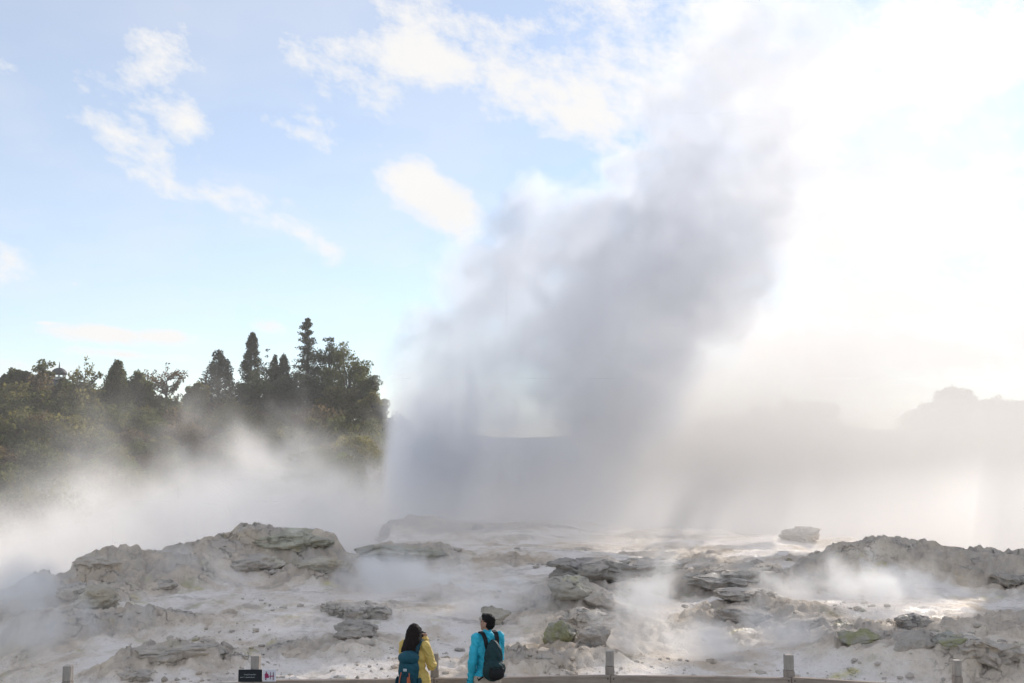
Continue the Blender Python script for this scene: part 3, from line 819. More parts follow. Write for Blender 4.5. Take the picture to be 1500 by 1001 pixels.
# ------------------------------------------------------------------ the two small signs on the rail
def quad_obj(name, corners, mat, parent, y):
    me = mesh_np(name, [(x, y, z) for x, z in corners], [tuple(range(len(corners)))], mat)
    return obj(name, me, parent)

def build_signs():
    d = 14.66
    def board(px0, px1, py0, py1, name, mat, label):
        a = P(px0, py1, d); b = P(px1, py0, d); w, h = b.x - a.x, b.z - a.z
        root = empty(name, ((a.x + b.x) / 2, d, a.z)); tag(root, label, 'sign')
        bm = bmesh.new(); bm_box(bm, (w, .012, h), T((0, 0, h / 2)), .002); obj('panel', bm_mesh('panel', bm, mat), root)
        return root, w, h
    m_k = plain('sign_black', (.018, .022, .028), .45, .1); m_w = plain('sign_white', (.72, .70, .74), .5, .04)
    m_t = plain('sign_lettering', (.42, .45, .46), .6, .05); m_red = plain('sign_red', (.33, .035, .11), .5, .05); m_pl = plain('sign_plum', (.16, .05, .12), .5, .05)
    r, w, h = board(349, 384, 981, 999, 'notice_board', m_k, 'black notice board with two lines of small white writing on the fence')
    rd = random.Random(4)
    # two worn lines of writing, far too small to read in the photograph: strokes of the same length and weight
    for (x0, x1, zc, hh) in ((.25, .74, .60, .10), (.08, .69, .38, .075)):
        x = x0
        while x < x1:
            ww = rd.uniform(.016, .030)
            for part in range(rd.choice((1, 2))):
                z0 = h * (zc - hh / 2 * rd.uniform(.7, 1)); z1 = h * (zc + hh / 2 * rd.uniform(.7, 1.2)) if part == 0 else z0 + h * .03
                xx0 = (x - .5) * w; xx1 = (x + (ww * .45 if part == 0 else ww) - .5) * w
                quad_obj('stroke', [(xx0, z0), (xx1, z0), (xx1, z1), (xx0, z1)], m_t, r, -.0085 - .001 * part)
            x += ww + rd.uniform(.006, .012)
    r, w, h = board(385, 404.5, 981, 998.5, 'warning_sign', m_w, 'small white warning sign with a red hand and dark bars on the fence')
    q = lambda pts: [((x - .5) * w, z * h) for x, z in pts]
    quad_obj('hand_symbol', q([(.16, .28), (.36, .30), (.50, .34), (.42, .62), (.30, .72), (.27, .86), (.23, .86), (.22, .70), (.14, .62)]), m_red, r, -.0085)
    quad_obj('wrist_symbol', q([(.19, .14), (.27, .12), (.29, .27), (.18, .27)]), m_pl, r, -.0085)
    quad_obj('bar_symbol', q([(.56, .18), (.61, .18), (.61, .78), (.56, .78)]), m_pl, r, -.0085)
    quad_obj('bar_symbol', q([(.77, .12), (.83, .12), (.83, .78), (.77, .78)]), m_pl, r, -.0085)
    quad_obj('bar_symbol', q([(.50, .42), (.86, .42), (.86, .50), (.50, .50)]), m_red, r, -.0095)
build_signs()

# ------------------------------------------------------------------ people
def capsule(bm, a, b, ra, rb, n=14):
    a, b = Vector(a), Vector(b); d = b - a; L = d.length; q = d.to_track_quat('Z', 'Y').to_matrix().to_4x4() if L > 1e-6 else Matrix()
    M = T(a) @ q; rings = []
    prof = []
    for k in range(5): t = -math.pi / 2 + math.pi / 2 * k / 4; prof.append((ra * math.cos(t), ra * math.sin(t)))
    for k in range(5): t = math.pi / 2 * k / 4; prof.append((rb * math.cos(t), L + rb * math.sin(t)))
    for r, z in prof:
        r = max(r, 1e-4); rings.append([bm.verts.new(M @ Vector((r * math.cos(6.28318 * i / n), r * math.sin(6.28318 * i / n), z))) for i in range(n)])
    for i in range(len(rings) - 1):
        for k in range(n): bm.faces.new((rings[i][k], rings[i][(k + 1) % n], rings[i + 1][(k + 1) % n], rings[i + 1][k]))
    bm.faces.new(list(reversed(rings[0]))); bm.faces.new(rings[-1])

def ell(bm, c, r, M=Matrix()):
    bmesh.ops.create_uvsphere(bm, u_segments=18, v_segments=12, radius=1.0, matrix=T(c) @ M @ Matrix.Diagonal((*r, 1.0)))

def fuse(name, build, voxel, mat, smooth=3, wrinkle=0.0, wscale=9.0, seed=0.0, cut=None):
    """one continuous skin over overlapping shapes"""
    bm = bmesh.new(); build(bm)
    me = bpy.data.meshes.new(name + '_cage'); bm.to_mesh(me); bm.free()
    o = bpy.data.objects.new(name + '_cage', me); COL.objects.link(o)
    r = o.modifiers.new('r', 'REMESH'); r.mode = 'VOXEL'; r.voxel_size = voxel
    s = o.modifiers.new('s', 'SMOOTH'); s.iterations = smooth; s.factor = .6
    dg = bpy.context.evaluated_depsgraph_get(); ev = o.evaluated_get(dg)
    out = bpy.data.meshes.new_from_object(ev); out.name = name
    bpy.data.objects.remove(o); bpy.data.meshes.remove(me)
    n = len(out.vertices); co = np.empty(n * 3, np.float32); out.vertices.foreach_get('co', co); co = co.reshape(-1, 3).astype(float)
    if wrinkle:
        nm = np.empty(n * 3, np.float32); out.vertices.foreach_get('normal', nm); nm = nm.reshape(-1, 3)
        x, y, z = co.T
        k = ridged(x * wscale * .8 + seed, y * wscale * .8, z * wscale * 1.6 + 1.5 * x * wscale, 2) - 1.0
        co = co + nm * (k * wrinkle)[:, None]
        out.vertices.foreach_set('co', co.astype(np.float32).ravel())
    out.polygons.foreach_set('use_smooth', np.ones(len(out.polygons), bool))
    out.materials.clear(); out.materials.append(mat); out.update()
    return out

M_SKIN = plain('skin', (.42, .25, .18), .55, .08, 20)
M_HAIR = plain('black_hair', (.010, .008, .008), .6, .3, 40, .8, 160, .2)
M_HAIRB = plain('dark_brown_hair', (.016, .010, .008), .6, .3, 40, .8, 160, .2)
M_YEL = plain('yellow_raincoat', (.68, .48, .14), .6, .10, 6)
M_TURQ = plain('turquoise_jacket', (.035, .45, .60), .55, .12, 6)
M_BEIGE = plain('beige_trousers', (.50, .42, .34), .8, .08, 10)
M_JEAN = plain('dark_trousers', (.05, .055, .075), .8, .1, 10)
M_SHOE = plain('shoe_leather', (.06, .045, .04), .6, .1, 20)
M_SOLE = plain('shoe_sole', (.25, .24, .22), .7, .1, 20)
M_TEAL = plain('teal_nylon', (.010, .075, .105), .6, .2, 10, .3, 120)
M_TEALD = plain('dark_teal_nylon', (.008, .045, .062), .6, .2, 10, .3, 120)
M_DGREEN = plain('dark_green_nylon', (.010, .038, .042), .6, .25, 10, .3, 120)
M_BLACK = plain('black_webbing', (.008, .009, .010), .6, .2, 20)
M_ORANGE = plain('orange_cord', (.50, .13, .06), .6, .1, 20)
M_GREYP = plain('pale_buckle', (.45, .50, .52), .5, .1, 20)

def hand_shape(bm, wrist, d, palm_n, s=1.0, curl=0.5):
    """palm, four curled fingers of different length and a thumb from the palm's side"""
    d = Vector(d).normalized(); n = Vector(palm_n); n = (n - d * n.dot(d)).normalized(); side = d.cross(n)
    w = Vector(wrist)
    capsule(bm, w, w + d * .075 * s, .024 * s, .033 * s); 
    for k in (-1.5, -.5, .5, 1.5):
        b0 = w + d * .062 * s + side * k * .017 * s; capsule(bm, w + d * .03 * s + side * k * .010 * s, b0, .017 * s, .012 * s)
        L = (.068, .082, .078, .060)[int(k + 1.5)] * s
        m1 = b0 + (d * math.cos(curl * .6) + n * math.sin(curl * .6)) * L * .5; m2 = m1 + (d * math.cos(curl * 1.5) + n * math.sin(curl * 1.5)) * L * .5
        capsule(bm, b0, m1, .0092 * s, .0085 * s, 8); capsule(bm, m1, m2, .0085 * s, .0070 * s, 8)
    t0 = w + d * .022 * s - side * .022 * s; t1 = t0 + (d * .7 - side * .7 + n * .35) * .042 * s
    capsule(bm, t0, t1, .014 * s, .011 * s, 8); capsule(bm, t1, t1 + (d * .9 - side * .1 + n * .5) * .032 * s, .0105 * s, .008 * s, 8)

def head_shape(bm, c, M, s=1.0):
    """skull, jaw, nose, brow, lips and ears; faces +Y in its own frame"""
    H = T(c) @ M
    def e(p, r): bmesh.ops.create_uvsphere(bm, u_segments=18, v_segments=12, radius=1.0, matrix=H @ T(Vector(p) * s) @ Matrix.Diagonal((r[0] * s, r[1] * s, r[2] * s, 1)))
    e((0, -.010, .030), (.076, .094, .086)); e((0, .022, -.030), (.060, .066, .082)); e((0, .048, -.078), (.034, .032, .026))
    e((0, .087, -.018), (.011, .016, .022)); e((0, .082, .012), (.009, .010, .026)); e((0, .074, .030), (.050, .016, .012))
    e((0, .078, -.055), (.024, .011, .007)); e((0, .077, -.064), (.020, .010, .007))
    e((-.042, .058, -.015), (.022, .020, .018)); e((.042, .058, -.015), (.022, .020, .018))
    for q in (-1, 1): e((q * .077, -.008, -.010), (.010, .020, .032))

def eyes(parent, c, M, s, mat):
    for q in (-1, 1):
        bm = bmesh.new(); bmesh.ops.create_uvsphere(bm, u_segments=10, v_segments=8, radius=.011 * s, matrix=T(c) @ M @ T((q * .031 * s, .0745 * s, .010 * s)))
        obj('eye', bm_mesh('eye', bm, mat, True), parent)

def legs(bm, hip, foot_y=0.0, th=.085, pants=True, k=1.0):
    for q in (-1, 1):
        h0 = Vector((q * .085, 0, hip)); kn = Vector((q * .095, .015, hip * .53)); an = Vector((q * .10, -.01, .10))
        capsule(bm, h0, kn, th * k, .060 * k); capsule(bm, kn, an, .058 * k, .043 * k)

def person(name, base, yaw, label, height, woman):
    s = height / 1.75
    root_shift = Vector(base)
    hip = .90 * s; sh = 1.43 * s; sw = (.170 if not woman else .148)
    hc = Vector((0, .015, 1.615 * s)); hy = math.radians(38 if not woman else -12)
    HM = RZ(hy) @ RX(math.radians(8 if not woman else 6))
    if woman:
        armR = [(sw, -.01, sh), (sw + .085, .06, sh - .26), (.085, .21, hc.z - .135)]
        armL = [(-sw, -.01, sh), (-sw - .03, .08, sh - .27), (-.045, .22, hc.z - .14)]
    else:
        armL = [(-sw, -.005, sh), (-sw - .055, -.02, sh - .30), (-sw - .06, .05, sh - .56)]
        armR = [(sw, -.005, sh), (sw + .03, .05, sh - .29), (sw - .04, .22, sh - .48)]
    def body(bm):
        legs(bm, hip); 
        for q in (-1, 1):
            capsule(bm, (q * .10, -.02, .075), (q * .115, .15, .05), .040, .036)
        ell(bm, (0, 0, hip + .06), (.155, .105, .13)); capsule(bm, (0, 0, hip + .1), (0, 0, sh - .15), .120, .125)
        ell(bm, (0, 0, sh - .13), (sw - .01, .105, .16)); capsule(bm, (-sw + .03, 0, sh - .02), (sw - .03, 0, sh - .02), .06, .06)
        capsule(bm, (0, -.005, sh - .02), (0, .005, hc.z - .07), .056, .052)
        for arm in (armL, armR):
            a, b, c = arm; capsule(bm, a, b, .050, .040); capsule(bm, b, c, .040, .026)
            d = Vector(c) - Vector(b)
            if woman: d = Vector((-.1 if c[0] > 0 else .1, .25, 1)); n = Vector((-1 if c[0] > 0 else 1, -.2, .3))
            else: n = Vector((1 if c[0] < 0 else -1, .2, 0))
            hand_shape(bm, c, d, n, .95 * s, .9 if woman else .6)
        head_shape(bm, hc, HM, s * 1.02)
    me = fuse('person', body, .0065, M_SKIN, 2)
    o = obj(name, me, None, base, (0, 0, yaw)); tag(o, label, 'person')
    eyes(o, hc, HM, s * 1.02, plain('eye_dark', (.03, .02, .018), .2, 0))
    # clothing
    jm = M_YEL if woman else M_TURQ
    hem = hip - (.30 if woman else -.045)
    def jacket(bm):
        k = 1.0
        ell(bm, (0, -.003, sh - .13), (sw + .028, .135, .19)); capsule(bm, (-sw + .02, -.005, sh - .015), (sw - .02, -.005, sh - .015), .078, .078)
        capsule(bm, (0, 0, hip + .12), (0, 0, sh - .16), .158, .155)
        ell(bm, (0, 0, hip + .02), (.205 if not woman else .20, .155, .17))
        if woman:
            ell(bm, (.02, 0, hem + .13), (.225, .175, .15)); ell(bm, (.05, -.02, hip + .02), (.19, .16, .2))
        capsule(bm, (0, -.010, sh + .02), (0, .0, sh + .065), .084, .072)
        if not woman: capsule(bm, (0, -.06, sh + .03), (0, -.075, sh - .03), .07, .06)
    jk = fuse('jacket', jacket, .009, jm, 3, .012, 8.0, 3.0 if woman else 8.0)
    # open the hem
    bm = bmesh.new(); bm.from_mesh(jk)
    bmesh.ops.bisect_plane(bm, geom=bm.verts[:] + bm.edges[:] + bm.faces[:], plane_co=(0, 0, hem), plane_no=(0, 0, -1), clear_outer=True)
    if woman is not None:
        # open the sleeves at the wrist is left to the hand passing through the cuff
        pass
    bm.to_mesh(jk); bm.free(); jk.materials.clear(); jk.materials.append(jm)
    for p in jk.polygons: p.use_smooth = True
    jo = obj('raincoat' if woman else 'jacket', jk, o)
    for arm in (armL, armR):
        def slv(bm, arm=arm):
            a, b, c = [Vector(q) for q in arm]; capsule(bm, a, b, .078, .064); capsule(bm, b, b.lerp(c, .93), .066, .048); ell(bm, b, (.07, .07, .07))
        obj('sleeve', fuse('sleeve', slv, .009, jm, 3, .011, 8.0, 5.0), jo)
        b, c = Vector(arm[1]), Vector(arm[2]); d = (c - b).normalized(); e = b.lerp(c, .93) + d * .04
        bm = bmesh.new(); bmesh.ops.create_cone(bm, cap_ends=False, segments=18, radius1=.050, radius2=.043, depth=.05, matrix=T(e) @ d.to_track_quat('Z', 'Y').to_matrix().to_4x4())
        obj('cuff', bm_mesh('cuff', bm, jm, True), jo)
    def trousers(bm):
        legs(bm, hip, 0, .102, True, 1.18); ell(bm, (0, 0, hip + .04), (.172, .122, .13)); ell(bm, (0, -.03, hip - .02), (.15, .11, .10))
    obj('trousers', fuse('trousers', trousers, .010, M_JEAN if woman else M_BEIGE, 3, .006, 8.0, 1.0), o)
    for q in (-1, 1):
        def shoe(bm, q=q): capsule(bm, (q * .10, -.04, .055), (q * .118, .17, .048), .050, .044); capsule(bm, (q * .10, -.02, .09), (q * .10, -.01, .13), .052, .050)
        shm = fuse('shoe', shoe, .010, M_SHOE, 2); so = obj('shoe', shm, o)
        bm = bmesh.new(); bm_box(bm, (.095, .31, .022), T((q * .109, .065, .012)), .008); obj('sole', bm_mesh('sole', bm, M_SOLE), so)
    # hair
    if woman:
        def hair(bm):
            H = T(hc) @ HM
            bmesh.ops.create_uvsphere(bm, u_segments=20, v_segments=14, radius=1, matrix=H @ T((0, -.022, .038)) @ Matrix.Diagonal((.086, .100, .092, 1)))
            for k in range(15):
                a = math.pi * (1.0 + k / 14.0); w = .076
                p0 = H @ Vector((math.cos(a) * w, math.sin(a) * .085 - .01, .03)); L = .34 + .06 * math.sin(k * 2.3) - .06 * abs(k - 7) / 7
                p1 = Vector((p0.x * 1.12, p0.y - .055, p0.z - L * .5)); p2 = Vector((p0.x * 1.25 - .015, -.155 - .03 * abs(math.sin(a)) + (.06 if abs(k - 7) > 5 else 0), p0.z - L))
                capsule(bm, p0, p1, .034, .034, 8); capsule(bm, p1, p2, .034, .010 + .008 * (k % 3), 8)
            for q in (-1, 1):
                capsule(bm, H @ Vector((q * .072, .025, .05)), H @ Vector((q * .086, .0, -.10)), .022, .024)
        obj('hair', fuse('hair', hair, .008, M_HAIRB, 1, .006, 26.0, 2.0), o)
    else:
        def hair(bm):
            H = T(hc) @ HM
            def e(p, r): bmesh.ops.create_uvsphere(bm, u_segments=20, v_segments=14, radius=1, matrix=H @ T(Vector(p) * s) @ Matrix.Diagonal((r[0], r[1], r[2], 1)))
            e((0, -.018, .055), (.086, .098, .085)); e((0, -.048, .005), (.078, .068, .072)); e((0, .045, .098), (.066, .045, .034)); e((0, -.05, -.045), (.058, .045, .035))
        obj('hair', fuse('hair', hair, .007, M_HAIR, 1, .006, 34.0, 5.0), o)
    return o, dict(s=s, hip=hip, sh=sh, sw=sw, hc=hc, hands=(armL[2], armR[2]))

def strap(bm, pts, w, th=.008):
    """a flat band along points (pos, outward normal)"""
    prev = None; rows = []
    for i, (p, n) in enumerate(pts):
        p = Vector(p); n = Vector(n).normalized(); q0 = Vector(pts[max(i - 1, 0)][0]); q1 = Vector(pts[min(i + 1, len(pts) - 1)][0])
        d = (q1 - q0).normalized(); sd = d.cross(n).normalized() * w / 2
        rows.append([bm.verts.new(x) for x in (p - sd, p + sd, p + sd + n * th, p - sd + n * th)])
    for a, b in zip(rows, rows[1:]):
        for k in range(4): bm.faces.new((a[k], a[(k + 1) % 4], b[(k + 1) % 4], b[k]))
    bm.faces.new(list(reversed(rows[0]))); bm.faces.new(rows[-1])
    bmesh.ops.recalc_face_normals(bm, faces=bm.faces)

def backpack(kind, base, yaw, inf, label):
    sh, hip, sw = inf['sh'], inf['hip'], inf['sw']
    root = empty('backpack', base, yaw); tag(root, label, 'backpack')
    z0 = sh - .60 if kind == 'hike' else sh - .52; zt = sh - .04
    yb = -.165
    main_m, dark_m = (M_TEAL, M_TEALD) if kind == 'hike' else (M_DGREEN, M_DGREEN)
    def main(bm):
        if kind == 'hike':
            ell(bm, (0, yb - .07, z0 + .16), (.150, .115, .17)); ell(bm, (0, yb - .06, z0 + .33), (.150, .105, .19)); bm_box(bm, (.25, .16, .36), T((0, yb - .05, z0 + .25)), .03)
        else:
            ell(bm, (0, yb - .065, z0 + .14), (.168, .115, .155)); ell(bm, (0, yb - .05, z0 + .30), (.135, .085, .19)); ell(bm, (0, yb - .03, z0 + .40), (.10, .06, .12)); bm_box(bm, (.26, .15, .22), T((0, yb - .045, z0 + .15)), .03)
    body = obj('bag_body', fuse('bag_body', main, .010, main_m, 4, .007, 8.0, 4.0), root)
    if kind == 'hike':
        def lid(bm): ell(bm, (0, yb - .06, zt - .075), (.148, .125, .095)); bm_box(bm, (.25, .18, .09), T((0, yb - .05, zt - .09)), .03)
        obj('lid', fuse('lid', lid, .010, main_m, 4, .006, 9.0, 6.0), root)
        def pock(bm): bm_box(bm, (.20, .05, .24), T((0, yb - .165, z0 + .16)), .02); ell(bm, (0, yb - .165, z0 + .15), (.10, .045, .13))
        obj('front_pocket', fuse('front_pocket', pock, .009, dark_m, 3), root)
        bm = bmesh.new()
        for q in (-1, 1): strap(bm, [((q * .055 + .01 * k * q, yb - .19 - .018 * math.sin(k * 1.1), z0 + .32 - k * .06), (0, -1, 0)) for k in range(5)], .012, .006)
        obj('bungee_cord', bm_mesh('bungee_cord', bm, M_ORANGE), root)
        for (x, z, w, h) in ((0.0, z0 + .355, .05, .035), (0.045, z0 + .22, .03, .09)):
            bm = bmesh.new(); bm_box(bm, (w, .012, h), T((x, yb - .20, z)), .003); obj('buckle' if h < .05 else 'logo_tab', bm_mesh('buckle', bm, M_GREYP if h < .05 else M_ORANGE), root)
        for q in (-1, 1):
            def sp(bm, q=q): ell(bm, (q * .155, yb - .06, z0 + .13), (.03, .075, .11))
            obj('side_pocket', fuse('side_pocket', sp, .009, dark_m, 3), root)
            bm = bmesh.new(); strap(bm, [((q * .14, yb - .03, z0 + .10), (q, -1, 0)), ((q * .20, yb + .06, z0 + .02), (q, -.4, 0)), ((q * .235, yb + .16, z0 + .02), (q, 0, 0))], .035); obj('hip_belt', bm_mesh('hip_belt', bm, M_BLACK), root)
    else:
        def pock(bm): bm_box(bm, (.22, .05, .14), T((0, yb - .155, z0 + .11)), .02); ell(bm, (0, yb - .15, z0 + .10), (.115, .05, .085))
        obj('front_pocket', fuse('front_pocket', pock, .009, M_BLACK, 3), root)
        bm = bmesh.new(); strap(bm, [((-.11, yb - .165, z0 + .185), (0, -1, .2)), ((0, yb - .182, z0 + .195), (0, -1, .2)), ((.11, yb - .165, z0 + .185), (0, -1, .2))], .010); obj('zip', bm_mesh('zip', bm, M_BLACK), root)
        bm = bmesh.new(); bm_box(bm, (.035, .008, .03), T((.125, yb - .14, z0 + .06)), .002); obj('buckle', bm_mesh('buckle', bm, M_GREYP), root)
        for q in (-1, 1):
            bm = bmesh.new(); strap(bm, [((q * .14, yb - .04, z0 + .06), (q, -.5, 0)), ((q * .17, yb + .06, z0 - .01), (q, -.3, -.2)), ((q * .16, yb + .20, z0 + .05), (q, .3, 0))], .022); obj('strap_webbing', bm_mesh('strap_webbing', bm, M_BLACK), root)
    for q in (-1, 1):
        bm = bmesh.new(); x = .085 if kind == 'hike' else .075
        strap(bm, [((q * x, yb - .005, zt - .08), (0, -1, 1)), ((q * (x + .012), -.125, sh + .012), (0, -1, .8)), ((q * (x + .018), -.06, sh + .068), (0, -.4, 1)), ((q * (x + .02), .015, sh + .075), (0, .2, 1)),
                   ((q * (x + .02), .085, sh + .03), (0, 1, .6)), ((q * (x + .018), .135, sh - .07), (0, 1, .2)), ((q * (x + .03), .155, sh - .2), (q * .2, 1, 0)), ((q * (x + .09), .11, sh - .34), (q, .6, 0))], .055, .014)
        obj('shoulder_strap', bm_mesh('shoulder_strap', bm, dark_m if kind == 'hike' else M_BLACK), root)
    bm = bmesh.new(); strap(bm, [((-.03, yb, zt - .01), (0, 0, 1)), ((-.02, yb - .01, zt + .035), (0, 0, 1)), ((.02, yb - .01, zt + .035), (0, 0, 1)), ((.03, yb, zt - .01), (0, 0, 1))], .02); obj('grab_handle', bm_mesh('grab_handle', bm, M_BLACK), root)

def build_people():
    d = 13.95
    p = P(714, 950, d); base = (p.x, d, .03); yaw = math.radians(24)
    o, inf = person('person', base, yaw, 'person in a turquoise jacket and beige trousers looking up at the geyser', 1.755, False)
    backpack('day', base, yaw, inf, 'dark green day backpack on the turquoise jacket')
    p = P(607, 950, d - .03); base = (p.x, d - .03, .03); yaw = math.radians(-14)
    o, inf = person('person', base, yaw, 'person in a yellow raincoat with long dark hair taking a photograph', 1.63, True)
    backpack('hike', base, yaw, inf, 'tall teal hiking backpack with orange cords on the yellow raincoat')
    hl, hr = Vector(inf['hands'][0]), Vector(inf['hands'][1]); c = (hl + hr) / 2 + Vector((0, .035, .065))
    root = empty('camera_device', o.matrix_basis @ c, yaw); tag(root, 'small black camera held up by the person in yellow', 'camera')
    bm = bmesh.new(); bm_box(bm, (.118, .038, .072), Matrix(), .008, 2); bm_box(bm, (.04, .034, .02), T((0, 0, .042)), .005); obj('camera_body', bm_mesh('camera_body', bm, M_BLACK), root)
    bm = bmesh.new(); bmesh.ops.create_cone(bm, cap_ends=True, segments=18, radius1=.03, radius2=.028, depth=.055, matrix=T((.005, .045, -.004)) @ RX(-math.pi / 2)); obj('lens', bm_mesh('lens', bm, M_BLACK, False), root)
    bm = bmesh.new(); bm_box(bm, (.075, .003, .05), T((0, -.0205, -.004))); obj('screen', bm_mesh('screen', bm, plain('screen_glass', (.02, .022, .03), .15, 0)), root)
build_people()

# ------------------------------------------------------------------ steam and spray
def steam_mat(name, k, g=0.45, col=(1, 1, 1), abso=None):
    m = bpy.data.materials.new(name); m.use_nodes = True; t = m.node_tree
    t.nodes.remove(t.nodes['Principled BSDF'])
    pv = t.nodes.new('ShaderNodeVolumePrincipled'); pv.inputs['Density'].default_value = k
    pv.inputs['Anisotropy'].default_value = g; pv.inputs['Color'].default_value = (*col, 1)
    t.links.new(pv.outputs[0], t.nodes['Material Output'].inputs['Volume'])
    m.cycles.volume_sampling = 'MULTIPLE_IMPORTANCE'
    return m

def volume(name, lo, hi, voxel, mat, field, parent=None):
    """a voxel cloud filled by a density field of world position"""
    t = bpy.data.node_groups.new(name, 'GeometryNodeTree')
    t.interface.new_socket('Geometry', in_out='OUTPUT', socket_type='NodeSocketGeometry')
    F.tree = t
    out = t.nodes.new('NodeGroupOutput'); vc = t.nodes.new('GeometryNodeVolumeCube'); sm = t.nodes.new('GeometryNodeSetMaterial')
    sm.inputs['Material'].default_value = mat
    t.links.new(vc.outputs[0], sm.inputs[0]); t.links.new(sm.outputs[0], out.inputs[0])
    pos = t.nodes.new('GeometryNodeInputPosition').outputs[0]
    off = Vector((0, 0, 0)) if parent is None else parent.location
    add = t.nodes.new('ShaderNodeVectorMath'); add.operation = 'ADD'; t.links.new(pos, add.inputs[0]); add.inputs[1].default_value = off
    pos = add.outputs[0]
    sp = t.nodes.new('ShaderNodeSeparateXYZ'); t.links.new(pos, sp.inputs[0])
    d = field(pos, F(sp.outputs[0]), F(sp.outputs[1]), F(sp.outputs[2]))
    # fade to nothing at the faces of the box
    for q, a, b in ((0, lo[0], hi[0]), (1, lo[1], hi[1]), (2, lo[2], hi[2])):
        e = (b - a) * .06; c = F(sp.outputs[q]); d = d * ((c - a).min(b - c)).smooth(0.0, e)
    d = (d - .004).max(0.0)
    t.links.new(d.x, vc.inputs['Density'])
    vc.inputs['Min'].default_value = Vector(lo) - off; vc.inputs['Max'].default_value = Vector(hi) - off
    for q, n in enumerate('XYZ'): vc.inputs['Resolution ' + n].default_value = max(4, int((hi[q] - lo[q]) / voxel))
    o = bpy.data.objects.new(name, bpy.data.volumes.new(name)); link(o, parent)
    md = o.modifiers.new('density', 'NODES'); md.node_group = t
    return o

def blob_f(pos, px, py, d, rx, rz=None, ry=None, dens=1.0):
    """soft ellipsoid 1 at its centre, 0 at its rim, negative outside; radii in photograph pixels at that depth"""
    c = P(px, py, d); k = d / FX; rz = rz or rx; ry = ry or max(rx, rz) * .8
    t = F.tree; mp = t.nodes.new('ShaderNodeVectorMath'); mp.operation = 'SUBTRACT'; t.links.new(pos, mp.inputs[0]); mp.inputs[1].default_value = c
    sc = t.nodes.new('ShaderNodeVectorMath'); sc.operation = 'MULTIPLY'; t.links.new(mp.outputs[0], sc.inputs[0]); sc.inputs[1].default_value = (1 / (rx * k), 1 / (ry * k), 1 / (rz * k))
    ln = t.nodes.new('ShaderNodeVectorMath'); ln.operation = 'LENGTH'; t.links.new(sc.outputs[0], ln.inputs[0])
    return F(ln.outputs['Value']).op('MULTIPLY_ADD', -1.0 * dens, dens)

def union(fs, k=.25):
    r = fs[0]
    for f in fs[1:]: r = r.smax(f, k)
    return r

